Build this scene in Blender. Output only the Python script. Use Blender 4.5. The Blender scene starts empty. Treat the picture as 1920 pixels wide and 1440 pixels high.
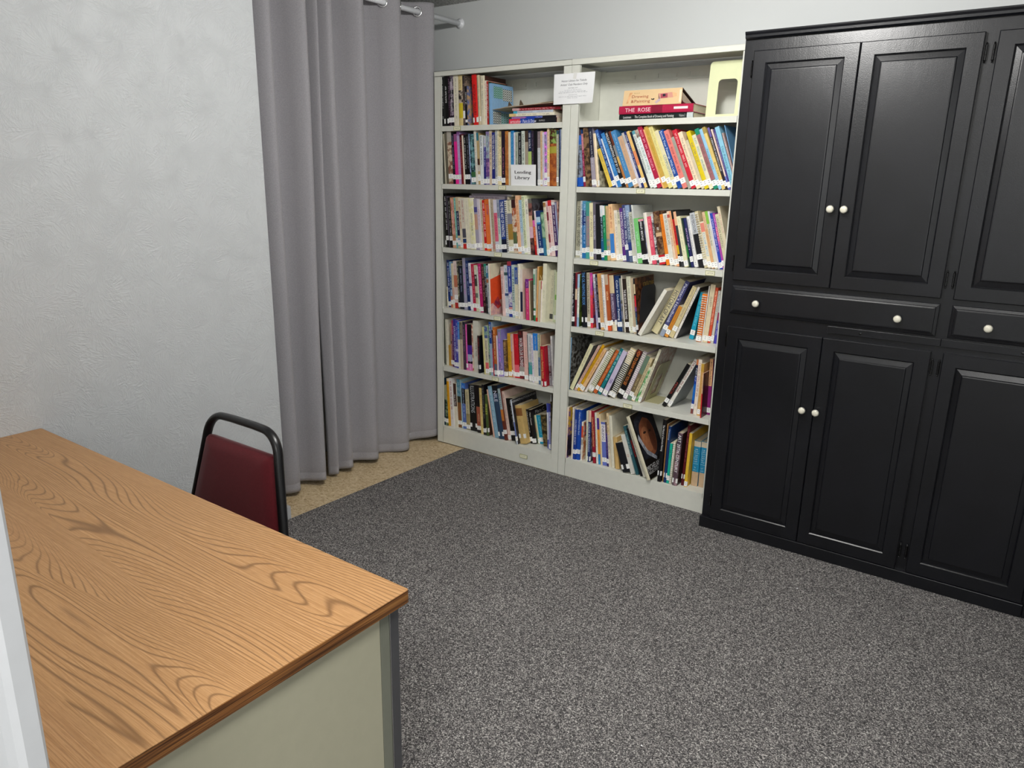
import bpy, bmesh, math, random
from mathutils import Vector, Matrix
R = random.Random(7)

# ------------------------------------------------------------------ camera, world, lights, exposure
SC = bpy.context.scene
COL = SC.collection
cam_data = bpy.data.cameras.new('camera')
cam_data.sensor_width = 36.0
cam_data.lens = 36.0 * 1385.395 / 1920.0
cam_data.clip_start = 0.02
cam = bpy.data.objects.new('camera', cam_data)
COL.objects.link(cam)
YAW, PITCH, ROLL = 0.615844222, -0.267476308, 0.0180528939
_f = Vector((-math.sin(YAW) * math.cos(PITCH), math.cos(YAW) * math.cos(PITCH), math.sin(PITCH)))
_r = Vector((math.cos(YAW), math.sin(YAW), 0))
_u = _r.cross(_f)
_r2 = _r * math.cos(ROLL) + _u * math.sin(ROLL)
_u2 = _u * math.cos(ROLL) - _r * math.sin(ROLL)
_m = Matrix((_r2, _u2, -_f)).transposed().to_4x4()
_m.translation = Vector((2.99396568, -3.41028940, 1.62569773))
cam.matrix_world = _m
SC.camera = cam

world = bpy.data.worlds.new('world')
SC.world = world
world.use_nodes = True
world.node_tree.nodes['Background'].inputs[0].default_value = (0.8, 0.85, 0.95, 1)
world.node_tree.nodes['Background'].inputs[1].default_value = 0.25

def rear_fill(x, y, power, sx=0.6, sy=1.2, z=2.618):
    d = bpy.data.lights.new('rear_fill', 'AREA')
    d.shape = 'RECTANGLE'
    d.size, d.size_y = sx, sy
    d.energy = power
    d.color = (1.0, 0.985, 0.96)
    o = bpy.data.objects.new('rear_fill', d)
    o.location = (x, y, z)
    COL.objects.link(o)
def bulb(x, y, power, z=2.55, r=0.07):
    # the wraparound fixture near the bookcases shines sideways as well as down
    d = bpy.data.lights.new('fixture_bulb', 'POINT')
    d.energy = power
    d.shadow_soft_size = r
    d.color = (1.0, 0.985, 0.96)
    o = bpy.data.objects.new('fixture_bulb', d)
    o.location = (x, y, z)
    COL.objects.link(o)
for by in (-1.15, -1.5, -1.85):
    bulb(2.0, by, 21.0)
rear_fill(3.15, -4.3, 62.0)  # fill light added behind the camera to brighten the bookcases and curtain

SC.view_settings.view_transform = 'Standard'
SC.view_settings.look = 'None'
SC.view_settings.gamma = 1.0
SC.view_settings.use_curve_mapping = False
SC.view_settings.exposure = 0.5

# ------------------------------------------------------------------ colours and materials
def lin(c):
    return c / 12.92 if c <= 0.04045 else ((c + 0.055) / 1.055) ** 2.4
def hexc(h):
    h = h.strip()
    if len(h) == 3:
        h = ''.join(c * 2 for c in h)
    return tuple(lin(int(h[i:i + 2], 16) / 255) for i in (0, 2, 4)) + (1.0,)

class NT:
    def __init__(s, name, rough=0.6, spec=0.5, metal=0.0):
        s.m = bpy.data.materials.new(name)
        s.m.use_nodes = True
        s.t = s.m.node_tree
        s.b = s.t.nodes['Principled BSDF']
        s.b.inputs['Roughness'].default_value = rough
        s.b.inputs['Specular IOR Level'].default_value = spec
        s.b.inputs['Metallic'].default_value = metal
    def n(s, kind, **kw):
        nd = s.t.nodes.new('ShaderNode' + kind)
        for k, v in kw.items():
            if k in nd.inputs:
                if hasattr(v, 'is_output'):
                    s.t.links.new(v, nd.inputs[k])
                else:
                    nd.inputs[k].default_value = v
            else:
                setattr(nd, k, v)
        return nd
    def link(s, a, b):
        s.t.links.new(a, b)
    def noise(s, scale, vec=None, detail=2.0, rough=0.5, dist=0.0):
        nd = s.n('TexNoise', Scale=scale, Detail=detail, Roughness=rough, Distortion=dist)
        if vec is not None:
            s.link(vec, nd.inputs['Vector'])
        return nd.outputs['Fac']
    def ramp(s, fac, stops):
        nd = s.n('ValToRGB')
        e = nd.color_ramp.elements
        while len(e) < len(stops):
            e.new(0.5)
        for el, (p, c) in zip(e, stops):
            el.position = p
            el.color = c
        s.link(fac, nd.inputs[0])
        return nd.outputs['Color']
    def mix(s, fac, a, b):
        nd = s.t.nodes.new('ShaderNodeMix')
        nd.data_type = 'RGBA'
        for sock, v in ((nd.inputs[0], fac), (nd.inputs[6], a), (nd.inputs[7], b)):
            if hasattr(v, 'is_output'):
                s.link(v, sock)
            else:
                sock.default_value = v
        return nd.outputs[2]
    def math(s, op, a, b=0.0):
        nd = s.t.nodes.new('ShaderNodeMath')
        nd.operation = op
        for sock, v in ((nd.inputs[0], a), (nd.inputs[1], b)):
            if hasattr(v, 'is_output'):
                s.link(v, sock)
            else:
                sock.default_value = v
        return nd.outputs[0]
    def obj(s, scale=(1, 1, 1), coord='Object'):
        tc = s.n('TexCoord')
        mp = s.n('Mapping')
        mp.inputs['Scale'].default_value = scale
        s.link(tc.outputs[coord], mp.inputs['Vector'])
        return mp.outputs['Vector']
    def pos(s, scale=(1, 1, 1)):
        g = s.n('NewGeometry')
        mp = s.n('Mapping')
        mp.inputs['Scale'].default_value = scale
        s.link(g.outputs['Position'], mp.inputs['Vector'])
        return mp.outputs['Vector']
    def bump(s, h, strength=0.3, dist=0.002):
        nd = s.n('Bump', Strength=strength, Distance=dist)
        s.link(h, nd.inputs['Height'])
        s.link(nd.outputs['Normal'], s.b.inputs['Normal'])
    def color(s, c):
        if hasattr(c, 'is_output'):
            s.link(c, s.b.inputs['Base Color'])
        else:
            s.b.inputs['Base Color'].default_value = c

def plain(name, hx, rough=0.5, spec=0.5, metal=0.0, var=0.06, scale=30, bump=0.0, bscale=200):
    t = NT(name, rough, spec, metal)
    c = hexc(hx)
    d = tuple(x * (1 - var) for x in c[:3]) + (1,)
    l = tuple(min(1, x * (1 + var)) for x in c[:3]) + (1,)
    t.color(t.ramp(t.noise(scale, t.obj(), 3), [(0.3, d), (0.7, l)]))
    if bump:
        t.bump(t.noise(bscale, t.obj(), 3), bump, 0.001)
    return t.m

def wall_texture(name):
    # brushed crow's-foot plaster: fans of fine ridges around scattered centres
    t = NT(name, 0.55, 0.35)
    p = t.pos((0.02, 1, 1))
    wob = t.n('TexNoise', Scale=4.0, Detail=1.0)
    t.link(p, wob.inputs['Vector'])
    add = t.n('VectorMath', operation='MULTIPLY_ADD')
    t.link(wob.outputs['Color'], add.inputs[0])
    add.inputs[1].default_value = (0.0, 0.07, 0.07)
    t.link(p, add.inputs[2])
    h = None
    for sc, off, wgt in ((5.2, 0.0, 0.75), (6.6, 3.7, 0.7), (8.3, 9.1, 0.6)):
        mp = t.n('Mapping')
        mp.inputs['Location'].default_value = (0, off, off * 0.7)
        t.link(add.outputs[0], mp.inputs['Vector'])
        v = t.n('TexVoronoi', Scale=sc)
        t.link(mp.outputs[0], v.inputs['Vector'])
        sub = t.n('VectorMath', operation='SUBTRACT')
        t.link(mp.outputs[0], sub.inputs[0])
        t.link(v.outputs['Position'], sub.inputs[1])
        sep = t.n('SeparateXYZ')
        t.link(sub.outputs[0], sep.inputs[0])
        ang = t.math('ARCTAN2', sep.outputs[2], sep.outputs[1])
        rad = v.outputs['Distance']
        sc3 = t.n('SeparateXYZ')
        t.link(v.outputs['Color'], sc3.inputs[0])
        cmb = t.n('CombineXYZ')
        t.link(t.math('MULTIPLY', ang, 9.0), cmb.inputs[0])
        t.link(t.math('MULTIPLY', rad, 4.2), cmb.inputs[1])
        t.link(t.math('MULTIPLY', sc3.outputs[0], 60.0), cmb.inputs[2])
        nn = t.noise(1.0, cmb.outputs[0], 0.6, 0.5)
        dv = t.math('ABSOLUTE', t.math('SUBTRACT', nn, 0.5))
        rr = t.n('MapRange', interpolation_type='SMOOTHSTEP')
        t.link(dv, rr.inputs[0])
        rr.inputs[1].default_value = 0.13
        rr.inputs[2].default_value = 0.0
        mk_ = t.n('MapRange', interpolation_type='SMOOTHSTEP')
        t.link(t.noise(11.0, mp.outputs[0], 2), mk_.inputs[0])
        mk_.inputs[1].default_value = 0.38
        mk_.inputs[2].default_value = 0.52
        far = t.n('MapRange', interpolation_type='SMOOTHSTEP')
        t.link(rad, far.inputs[0])
        far.inputs[1].default_value = 0.08
        far.inputs[2].default_value = 0.3
        q = t.math('MULTIPLY', t.math('MULTIPLY', t.math('MULTIPLY', rr.outputs[0], mk_.outputs[0]), far.outputs[0]), wgt)
        h = q if h is None else t.math('ADD', h, q)
    h = t.math('ADD', h, t.math('MULTIPLY', t.noise(140, t.pos(), 3), 0.14))
    t.color(hexc('c4c7c9'))
    t.bump(h, 0.4, 0.003)
    return t.m

def smooth_wall(name, hx='d3d6d6'):
    t = NT(name, 0.6, 0.3)
    t.color(hexc(hx))
    t.bump(t.noise(120, t.pos(), 4), 0.12, 0.001)
    return t.m

def popcorn(name):
    t = NT(name, 0.9, 0.1)
    n = t.noise(110, t.pos(), 3, 0.6)
    t.color(t.ramp(n, [(0.35, hexc('8c8c88')), (0.6, hexc('dededb'))]))
    t.bump(n, 1.0, 0.008)
    return t.m

def carpet_mat():
    t = NT('carpet_pile', 0.95, 0.05)
    p = t.pos((1, 1, 0.2))
    wob = t.n('TexNoise', Scale=160.0, Detail=1.0)
    t.link(p, wob.inputs['Vector'])
    add = t.n('VectorMath', operation='MULTIPLY_ADD')
    t.link(wob.outputs['Color'], add.inputs[0])
    add.inputs[1].default_value = (0.006, 0.006, 0.0)
    t.link(p, add.inputs[2])
    v = t.n('TexVoronoi', Scale=325.0)
    t.link(add.outputs[0], v.inputs['Vector'])
    s3 = t.n('SeparateXYZ')
    t.link(v.outputs['Color'], s3.inputs[0])
    n2 = t.noise(3.2, p, 3)
    c = t.ramp(s3.outputs[0], [(0.0, hexc('313031')), (0.35, hexc('575555')), (0.65, hexc('7d7a79')), (0.9, hexc('b0aca8')), (1.0, hexc('d6d2cd'))])
    c = t.mix(t.math('MULTIPLY', n2, 0.3), c, hexc('444243'))
    t.color(c)
    t.bump(t.math('SUBTRACT', 1.0, t.math('MULTIPLY', v.outputs['Distance'], 1.0)), 0.6, 0.004)
    return t.m

def vinyl_mat():
    t = NT('vinyl_floor', 0.42, 0.4)
    p = t.pos()
    a = t.noise(60, t.pos((1.0, 1.3, 1)), 4, 0.65, 0.8)
    b = t.noise(16, p, 3, 0.6, 0.4)
    c = t.ramp(a, [(0.33, hexc('8f7652')), (0.43, hexc('c0a881')), (0.55, hexc('d3c09d')), (0.68, hexc('e6d8bb'))])
    c = t.mix(t.math('MULTIPLY', b, 0.3), c, hexc('b99d70'))
    t.color(c)
    t.bump(a, 0.05, 0.001)
    return t.m

def oak_mat(name, edge=False):
    t = NT(name, 0.42, 0.4)
    tc = t.n('TexCoord')
    sep = t.n('SeparateXYZ')
    t.link(tc.outputs['Object'], sep.inputs[0])
    across = t.math('ADD', sep.outputs[1], sep.outputs[2])
    big = t.noise(1.0, t.obj((0.7, 5.5, 5.5)), 0.8, 0.4, 0.1)
    strip = t.noise(1.0, t.obj((0.25, 4.2, 4.2)), 0.5)
    where = t.ramp(strip, [(0.47, (0.1, 0.1, 0.1, 1)), (0.56, (1, 1, 1, 1))])
    wob = t.noise(1.0, t.obj((3.0, 40.0, 40.0)), 2)
    ph = t.math('ADD', t.math('MULTIPLY', across, 560.0), t.math('MULTIPLY', t.math('MULTIPLY', big, where), 300.0))
    ph = t.math('ADD', ph, t.math('MULTIPLY', wob, 1.4))
    rings = t.math('POWER', t.math('MULTIPLY', t.math('ADD', t.math('SINE', ph), 1.0), 0.5), 9.0)
    fine = t.noise(1.0, t.obj((4.0, 4.0, 330.0) if edge else (4.0, 330.0, 330.0)), 3, 0.6)
    if edge:
        rings = t.ramp(t.noise(1.0, t.obj((3.0, 3.0, 190.0)), 2), [(0.5, (0, 0, 0, 1)), (0.6, (1, 1, 1, 1))])
    pore = t.noise(1.0, t.obj((26.0, 620.0, 620.0)), 2, 0.6)
    if edge:
        base = t.ramp(fine, [(0.36, hexc('4a2a10')), (0.5, hexc('80522a')), (0.66, hexc('9c6c3a'))])
        c = t.mix(t.math('MULTIPLY', rings, 0.6), base, hexc('351d0c'))
    else:
        base = t.ramp(fine, [(0.3, hexc('a07448')), (0.5, hexc('b3875b')), (0.72, hexc('c4996c'))])
        pm = t.ramp(pore, [(0.5, (0, 0, 0, 1)), (0.62, (1, 1, 1, 1))])
        base = t.mix(t.math('MULTIPLY', pm, 0.4), base, hexc('8f643e'))
        amt = t.math('ADD', t.math('MULTIPLY', where, 0.62), 0.14)
        c = t.mix(t.math('MULTIPLY', rings, amt), base, hexc('5c3a22'))
        c = t.mix(t.math('MULTIPLY', where, 0.14), c, hexc('d2a468'))
    t.color(c)
    t.bump(pore, 0.1, 0.0006)
    return t.m

def black_paint():
    t = NT('black_brushed_paint', 0.3, 0.5)
    t.color(t.ramp(t.noise(6, t.pos(), 3), [(0.3, hexc('0d0e12')), (0.7, hexc('131419'))]))
    h = t.math('ADD', t.noise(1.0, t.pos((40, 40, 9)), 3), t.math('MULTIPLY', t.noise(320, t.pos(), 3), 0.8))
    t.bump(h, 0.22, 0.0015)
    return t.m

def fabric_mat(name, hx, scale=900, var=0.16, bump=0.25, rough=0.85):
    t = NT(name, rough, 0.15)
    c = hexc(hx)
    n = t.math('ADD', t.math('MULTIPLY', t.noise(scale, t.pos(), 2), 0.5), t.math('MULTIPLY', t.noise(scale * 0.33, t.pos(), 2), 0.5))
    t.color(t.ramp(n, [(0.35, tuple(x * (1 - var) for x in c[:3]) + (1,)), (0.65, tuple(x * (1 + var) for x in c[:3]) + (1,))]))
    t.b.inputs['Sheen Weight'].default_value = 0.15
    t.bump(n, bump, 0.001)
    return t.m

def print_mat(name, rough, mott=42.0):
    # colours come from two attributes; a noise picks between them where a cover is mottled
    t = NT(name, rough, 0.4)
    a = t.n('Attribute', attribute_name='Col')
    b = t.n('Attribute', attribute_name='Col2')
    oi = t.n('ObjectInfo')
    tc = t.n('TexCoord')
    add = t.n('VectorMath', operation='ADD')
    t.link(tc.outputs['Object'], add.inputs[0])
    t.link(oi.outputs['Random'], add.inputs[1])
    n = t.noise(mott, add.outputs[0], 3, 0.6)
    f = t.ramp(n, [(0.44, (0, 0, 0, 1)), (0.58, (1, 1, 1, 1))])
    t.color(t.mix(f, a.outputs['Color'], b.outputs['Color']))
    t.bump(t.noise(60, add.outputs[0], 2), 0.05, 0.001)
    return t.m

M = dict(
    wall=wall_texture('brushed_plaster'), wall2=smooth_wall('smooth_wall_paint'), ceil=popcorn('popcorn_ceiling'),
    carpet=carpet_mat(), vinyl=vinyl_mat(), oak=oak_mat('oak_laminate'), oak_edge=oak_mat('oak_edge_laminate', True),
    black=black_paint(), curtain=fabric_mat('grey_curtain', '9a989c', 700, 0.13, 0.2),
    burgundy=fabric_mat('burgundy_vinyl', '6a2028', 500, 0.12, 0.2, 0.5),
    steel=plain('putty_steel', 'dbdcd2', 0.36, 0.45, var=0.02, bump=0.04, bscale=260),
    cream_steel=plain('cream_steel', 'dfe3b8', 0.4, 0.45, var=0.02),
    tan_steel=plain('tan_steel', 'b9b48c', 0.42, 0.45, var=0.03),
    dark_steel=plain('dark_steel', '25272d', 0.35, 0.5, var=0.05),
    desk_panel=plain('desk_putty_enamel', 'aeab95', 0.45, 0.4, var=0.02, bump=0.05, bscale=300),
    desk_strip=plain('desk_olive_enamel', '77796d', 0.4, 0.4, var=0.03),
    desk_leg=plain('desk_leg_grey', '48484b', 0.4, 0.5, var=0.05),
    chrome=plain('bright_metal', 'd8d8d8', 0.18, 0.5, 1.0, var=0.02),
    chair_black=plain('chair_black_enamel', '101012', 0.3, 0.5, var=0.1),
    hinge=plain('hinge_black', '08080a', 0.22, 0.6, var=0.1),
    knob=plain('cream_ceramic', 'e0dccb', 0.2, 0.5, var=0.03),
    knob_rim=plain('knob_silver_rim', 'e2e0d8', 0.3, 0.5, 0.6, var=0.02),
    trim=plain('white_trim_paint', 'b6b8bb', 0.45, 0.4, var=0.02),
    rod=plain('white_rod_enamel', 'e6e8ec', 0.3, 0.5, var=0.01),
    paper=plain('white_paper', 'f2f3f4', 0.7, 0.2, var=0.01),
    tag_frame=plain('label_frame_brass', 'bcbc88', 0.4, 0.4, var=0.03),
    tag_paper=plain('label_paper', 'eeeccd', 0.7, 0.2, var=0.02),
    ink=plain('ink_black', '26262a', 0.7, 0.2, var=0.02),
    pages=plain('page_paper', 'd9cfb6', 0.85, 0.1, var=0.1, scale=300),
    wire=plain('binding_wire', '26262a', 0.35, 0.5, var=0.05),
    wire_white=plain('binding_plastic', 'e8e6dc', 0.4, 0.4, var=0.03),
    cover=print_mat('printed_cover', 0.36), prt=print_mat('printed_ink', 0.5),
)

# ------------------------------------------------------------------ object helpers
def mk(name, bm, mat, parent=None, smooth=False, mats=None):
    me = bpy.data.meshes.new(name)
    bm.to_mesh(me)
    bm.free()
    for mm in (mats or [mat]):
        me.materials.append(mm)
    if smooth:
        for p in me.polygons:
            p.use_smooth = True
    o = bpy.data.objects.new(name, me)
    COL.objects.link(o)
    if parent:
        o.parent = parent
    return o
def thing(name, label, cat, loc=(0, 0, 0), group=None, rot=None):
    o = bpy.data.objects.new(name, None)
    COL.objects.link(o)
    o.empty_display_size = 0.05
    o.location = loc
    if rot:
        o.rotation_euler = rot
    return tag(o, label, cat, group)
def tag(o, label, cat, group=None):
    o['label'] = label
    o['category'] = cat
    if group:
        o['group'] = group
    return o
def struct(o):
    o['kind'] = 'structure'
    return o
def box(bm, x0, y0, z0, x1, y1, z1, bev=0.0, seg=2):
    r = bmesh.ops.create_cube(bm, size=1.0)
    vs = r['verts']
    bmesh.ops.scale(bm, vec=(x1 - x0, y1 - y0, z1 - z0), verts=vs)
    bmesh.ops.translate(bm, vec=((x0 + x1) / 2, (y0 + y1) / 2, (z0 + z1) / 2), verts=vs)
    if bev:
        es = list({e for v in vs for e in v.link_edges})
        bmesh.ops.bevel(bm, geom=es, offset=bev, segments=seg, profile=0.5, affect='EDGES')
def boxes(*bs, bev=0.0):
    bm = bmesh.new()
    for b in bs:
        box(bm, *b, bev=bev)
    return bm
def tube(bm, pts, r, n=10, caps=True, rz=None, closed=False):
    pts = [Vector(p) for p in pts]
    rings = []
    k = len(pts)
    up = None
    for i, p in enumerate(pts):
        a = pts[i - 1] if (i > 0 or closed) else p
        b = pts[(i + 1) % k] if (i < k - 1 or closed) else p
        t = (b - a).normalized()
        if up is None:
            up = Vector((0, 0, 1)) if abs(t.z) < 0.9 else Vector((0, 1, 0))
        s = t.cross(up).normalized()
        up = s.cross(t).normalized()
        rr = r[i] if isinstance(r, (list, tuple)) else r
        rings.append([bm.verts.new(p + s * (math.cos(2 * math.pi * j / n) * rr) + up * (math.sin(2 * math.pi * j / n) * (rz or rr))) for j in range(n)])
    m = k if closed else k - 1
    for i in range(m):
        A, B = rings[i], rings[(i + 1) % k]
        for j in range(n):
            bm.faces.new((A[j], B[j], B[(j + 1) % n], A[(j + 1) % n]))
    if caps and not closed:
        bm.faces.new(rings[0])
        bm.faces.new(rings[-1][::-1])
    bmesh.ops.recalc_face_normals(bm, faces=bm.faces[:])
def lathe(bm, prof, n=20, origin=(0, 0, 0), axis='Y'):
    # prof: (radius, along); revolves round the -Y axis
    ox, oy, oz = origin
    rings = []
    for r, a in prof:
        if r < 1e-6:
            rings.append([bm.verts.new((ox, oy - a, oz))])
        else:
            rings.append([bm.verts.new((ox + r * math.cos(2 * math.pi * j / n), oy - a, oz + r * math.sin(2 * math.pi * j / n))) for j in range(n)])
    for A, B in zip(rings, rings[1:]):
        for j in range(n):
            a0, a1 = A[j % len(A)], A[(j + 1) % len(A)]
            b0, b1 = B[j % len(B)], B[(j + 1) % len(B)]
            f = [v for i, v in enumerate((a0, a1, b1, b0)) if v not in (a0, a1, b1, b0)[:i]]
            if len(f) > 2:
                bm.faces.new(f)
    bmesh.ops.recalc_face_normals(bm, faces=bm.faces[:])
def prism(bm, poly, z0, z1):
    lo = [bm.verts.new((x, y, z0)) for x, y in poly]
    hi = [bm.verts.new((x, y, z1)) for x, y in poly]
    n = len(poly)
    for i in range(n):
        bm.faces.new((lo[i], lo[(i + 1) % n], hi[(i + 1) % n], hi[i]))
    bm.faces.new(lo[::-1])
    bm.faces.new(hi)
    bmesh.ops.recalc_face_normals(bm, faces=bm.faces[:])
def arc(cx, cy, r, a0, a1, n=6):
    return [(cx + r * math.cos(math.radians(a0 + (a1 - a0) * i / n)), cy + r * math.sin(math.radians(a0 + (a1 - a0) * i / n))) for i in range(n + 1)]

class CM:
    """quads and polygons, each with its own printed colour"""
    def __init__(s):
        s.v, s.f, s.c, s.c2 = [], [], [], []
    def poly(s, pts, c, c2=None):
        i = len(s.v)
        s.v.extend([tuple(p) for p in pts])
        s.f.append(tuple(range(i, i + len(pts))))
        s.c.append(c)
        s.c2.append(c2 or c)
    def build(s, name, mat, parent=None):
        me = bpy.data.meshes.new(name)
        me.from_pydata(s.v, [], s.f)
        for nm, cols in (('Col', s.c), ('Col2', s.c2)):
            at = me.color_attributes.new(nm, 'FLOAT_COLOR', 'CORNER')
            flat = []
            for fc, c in zip(s.f, cols):
                flat.extend(c * len(fc))
            at.data.foreach_set('color', flat)
        me.materials.append(mat)
        o = bpy.data.objects.new(name, me)
        COL.objects.link(o)
        if parent:
            o.parent = parent
        return o

_TXT = {}
def glyphs(s):
    """outline of a line of text as (verts, faces, width, y0, y1)"""
    if s in _TXT:
        return _TXT[s]
    cu = bpy.data.curves.new('lettering', 'FONT')
    cu.body = s
    cu.size = 1.0
    cu.resolution_u = 2
    ob = bpy.data.objects.new('lettering', cu)
    COL.objects.link(ob)
    dg = bpy.context.evaluated_depsgraph_get()
    me = ob.evaluated_get(dg).to_mesh()
    vs = [(v.co.x, v.co.y) for v in me.vertices]
    fs = [tuple(p.vertices) for p in me.polygons]
    ob.evaluated_get(dg).to_mesh_clear()
    bpy.data.objects.remove(ob)
    bpy.data.curves.remove(cu)
    xs = [v[0] for v in vs] or [0, 1]
    ys = [v[1] for v in vs] or [0, 1]
    _TXT[s] = (vs, fs, min(xs), max(xs), min(ys), max(ys))
    return _TXT[s]
def text_on(cm, s, o, ud, vd, ln, ht, c, fit=True, align='c', shear=0.0):
    """letter a line inside a strip: o = strip start on its centre line, ud/vd = reading and up directions"""
    vs, fs, x0, x1, y0, y1 = glyphs(s)
    sx = ln / (x1 - x0)
    sy = ht / max(0.75, y1 - min(y0, 0))
    if not fit:
        sx = sy = min(sx, sy)
    else:
        sy = min(sy, sx * 2.6)
        sx = min(sx, sy * 1.6)
    sp = ln - (x1 - x0) * sx
    off = {'l': 0, 'c': sp / 2, 'r': sp}[align]
    o, ud, vd = Vector(o), Vector(ud), Vector(vd)
    P = [o + ud * ((x - x0) * sx + off + shear * y * sy) + vd * ((y - 0.36) * sy) for x, y in vs]
    for f in fs:
        cm.poly([P[i] for i in f], c)
def scribble(cm, o, ud, vd, ln, ht, c, rnd):
    """illegible lettering: short upright and level strokes set out in words"""
    o, ud, vd = Vector(o), Vector(ud), Vector(vd)
    x, st = 0.0, ht * 0.17
    while x < ln:
        for _ in range(rnd.randint(3, 8)):
            gw = ht * rnd.uniform(0.45, 0.75)
            if x + gw > ln:
                return
            for k in rnd.sample(range(5), 2 if ht < 0.007 else 3):
                a = {0: (0, 0, st, ht), 1: (gw - st, 0, gw, ht), 2: (0, ht - st, gw, ht), 3: (0, ht * 0.42, gw, ht * 0.42 + st), 4: (0, 0, gw, st)}[k]
                q = [(a[0], a[1]), (a[2], a[1]), (a[2], a[3]), (a[0], a[3])]
                cm.poly([o + ud * (x + u) + vd * (v - ht / 2) for u, v in q], c)
            x += gw + ht * 0.2
        x += ht * rnd.uniform(0.5, 1.2)

# ------------------------------------------------------------------ the room
XW, YB, ZC = 0.165, 0.31, 2.635
def sbox(name, b, mat, bev=0.0):
    return struct(mk(name, boxes(b, bev=bev), M[mat]))
sbox('floor', (-0.6, -5.6, -0.06, 4.3, 0.5, -0.006), 'vinyl')
sbox('wall_left', (-0.42, -5.6, -0.006, XW, -1.312, ZC), 'wall', 0.004)
sbox('wall_back', (-0.6, YB, -0.006, 4.3, YB + 0.1, ZC), 'wall2')
sbox('wall_alcove', (-0.52, -1.4, -0.006, -0.42, YB, ZC), 'wall2')
sbox('wall_right', (4.2, -5.6, -0.006, 4.3, YB, ZC), 'wall2')
sbox('wall_rear', (-0.6, -5.7, -0.006, 4.3, -5.6, ZC), 'wall2')
sbox('wall_front', (XW, -3.28, -0.006, 2.10, -3.165, ZC), 'wall2')
sbox('ceiling', (-0.6, -5.7, ZC, 4.3, 0.5, ZC + 0.08), 'ceil')
bm = bmesh.new()
prism(bm, [(XW, -3.16), (XW + 0.014, -3.16)] + arc(XW + 0.006, -1.306, 0.008, 0, 90, 4) + [(XW - 0.02, -1.298), (XW - 0.02, -1.312), (XW, -1.312)], -0.006, 0.062)
struct(mk('baseboard_left', bm, M['trim']))
bm = bmesh.new()
prism(bm, [(2.06, -3.17), (2.2, -3.153), (2.205, -3.157), (2.205, -3.174), (2.2, -3.181), (2.187, -3.186), (2.17, -3.188), (2.06, -3.192)], -0.006, ZC)
struct(mk('trim_1', bm, M['trim']))

bm = bmesh.new()
prism(bm, [(0.178, -5.55), (4.2, -5.55), (4.2, 0.3), (1.0, 0.3), (1.0, -0.002), (0.232, -0.006), (0.222, -0.02), (0.2, -0.62), (0.179, -1.32)], -0.006, 0.0)
o = mk('carpet', bm, M['carpet'])
tag(o, 'dark grey flecked carpet meeting the tan vinyl in front of the bookcases', 'carpet')

# ------------------------------------------------------------------ curtain and rod
rod = None
bm = bmesh.new()
tube(bm, [(-0.063, YB - 0.004, 2.525), (-0.063, -0.5, 2.525), (-0.063, -1.308, 2.525)], 0.0145, 20)
rod = mk('curtain_rod', bm, M['rod'], smooth=True)
tag(rod, 'white curtain rod running through the grommets to the back wall', 'curtain rod')
bm = bmesh.new()
lathe(bm, [(0.0, 0.0), (0.03, 0.0), (0.03, 0.004), (0.021, 0.008), (0.019, 0.016), (0.0, 0.016)], 24, (-0.063, YB, 2.525))
mk('wall_flange', bm, M['rod'], rod, True)

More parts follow.
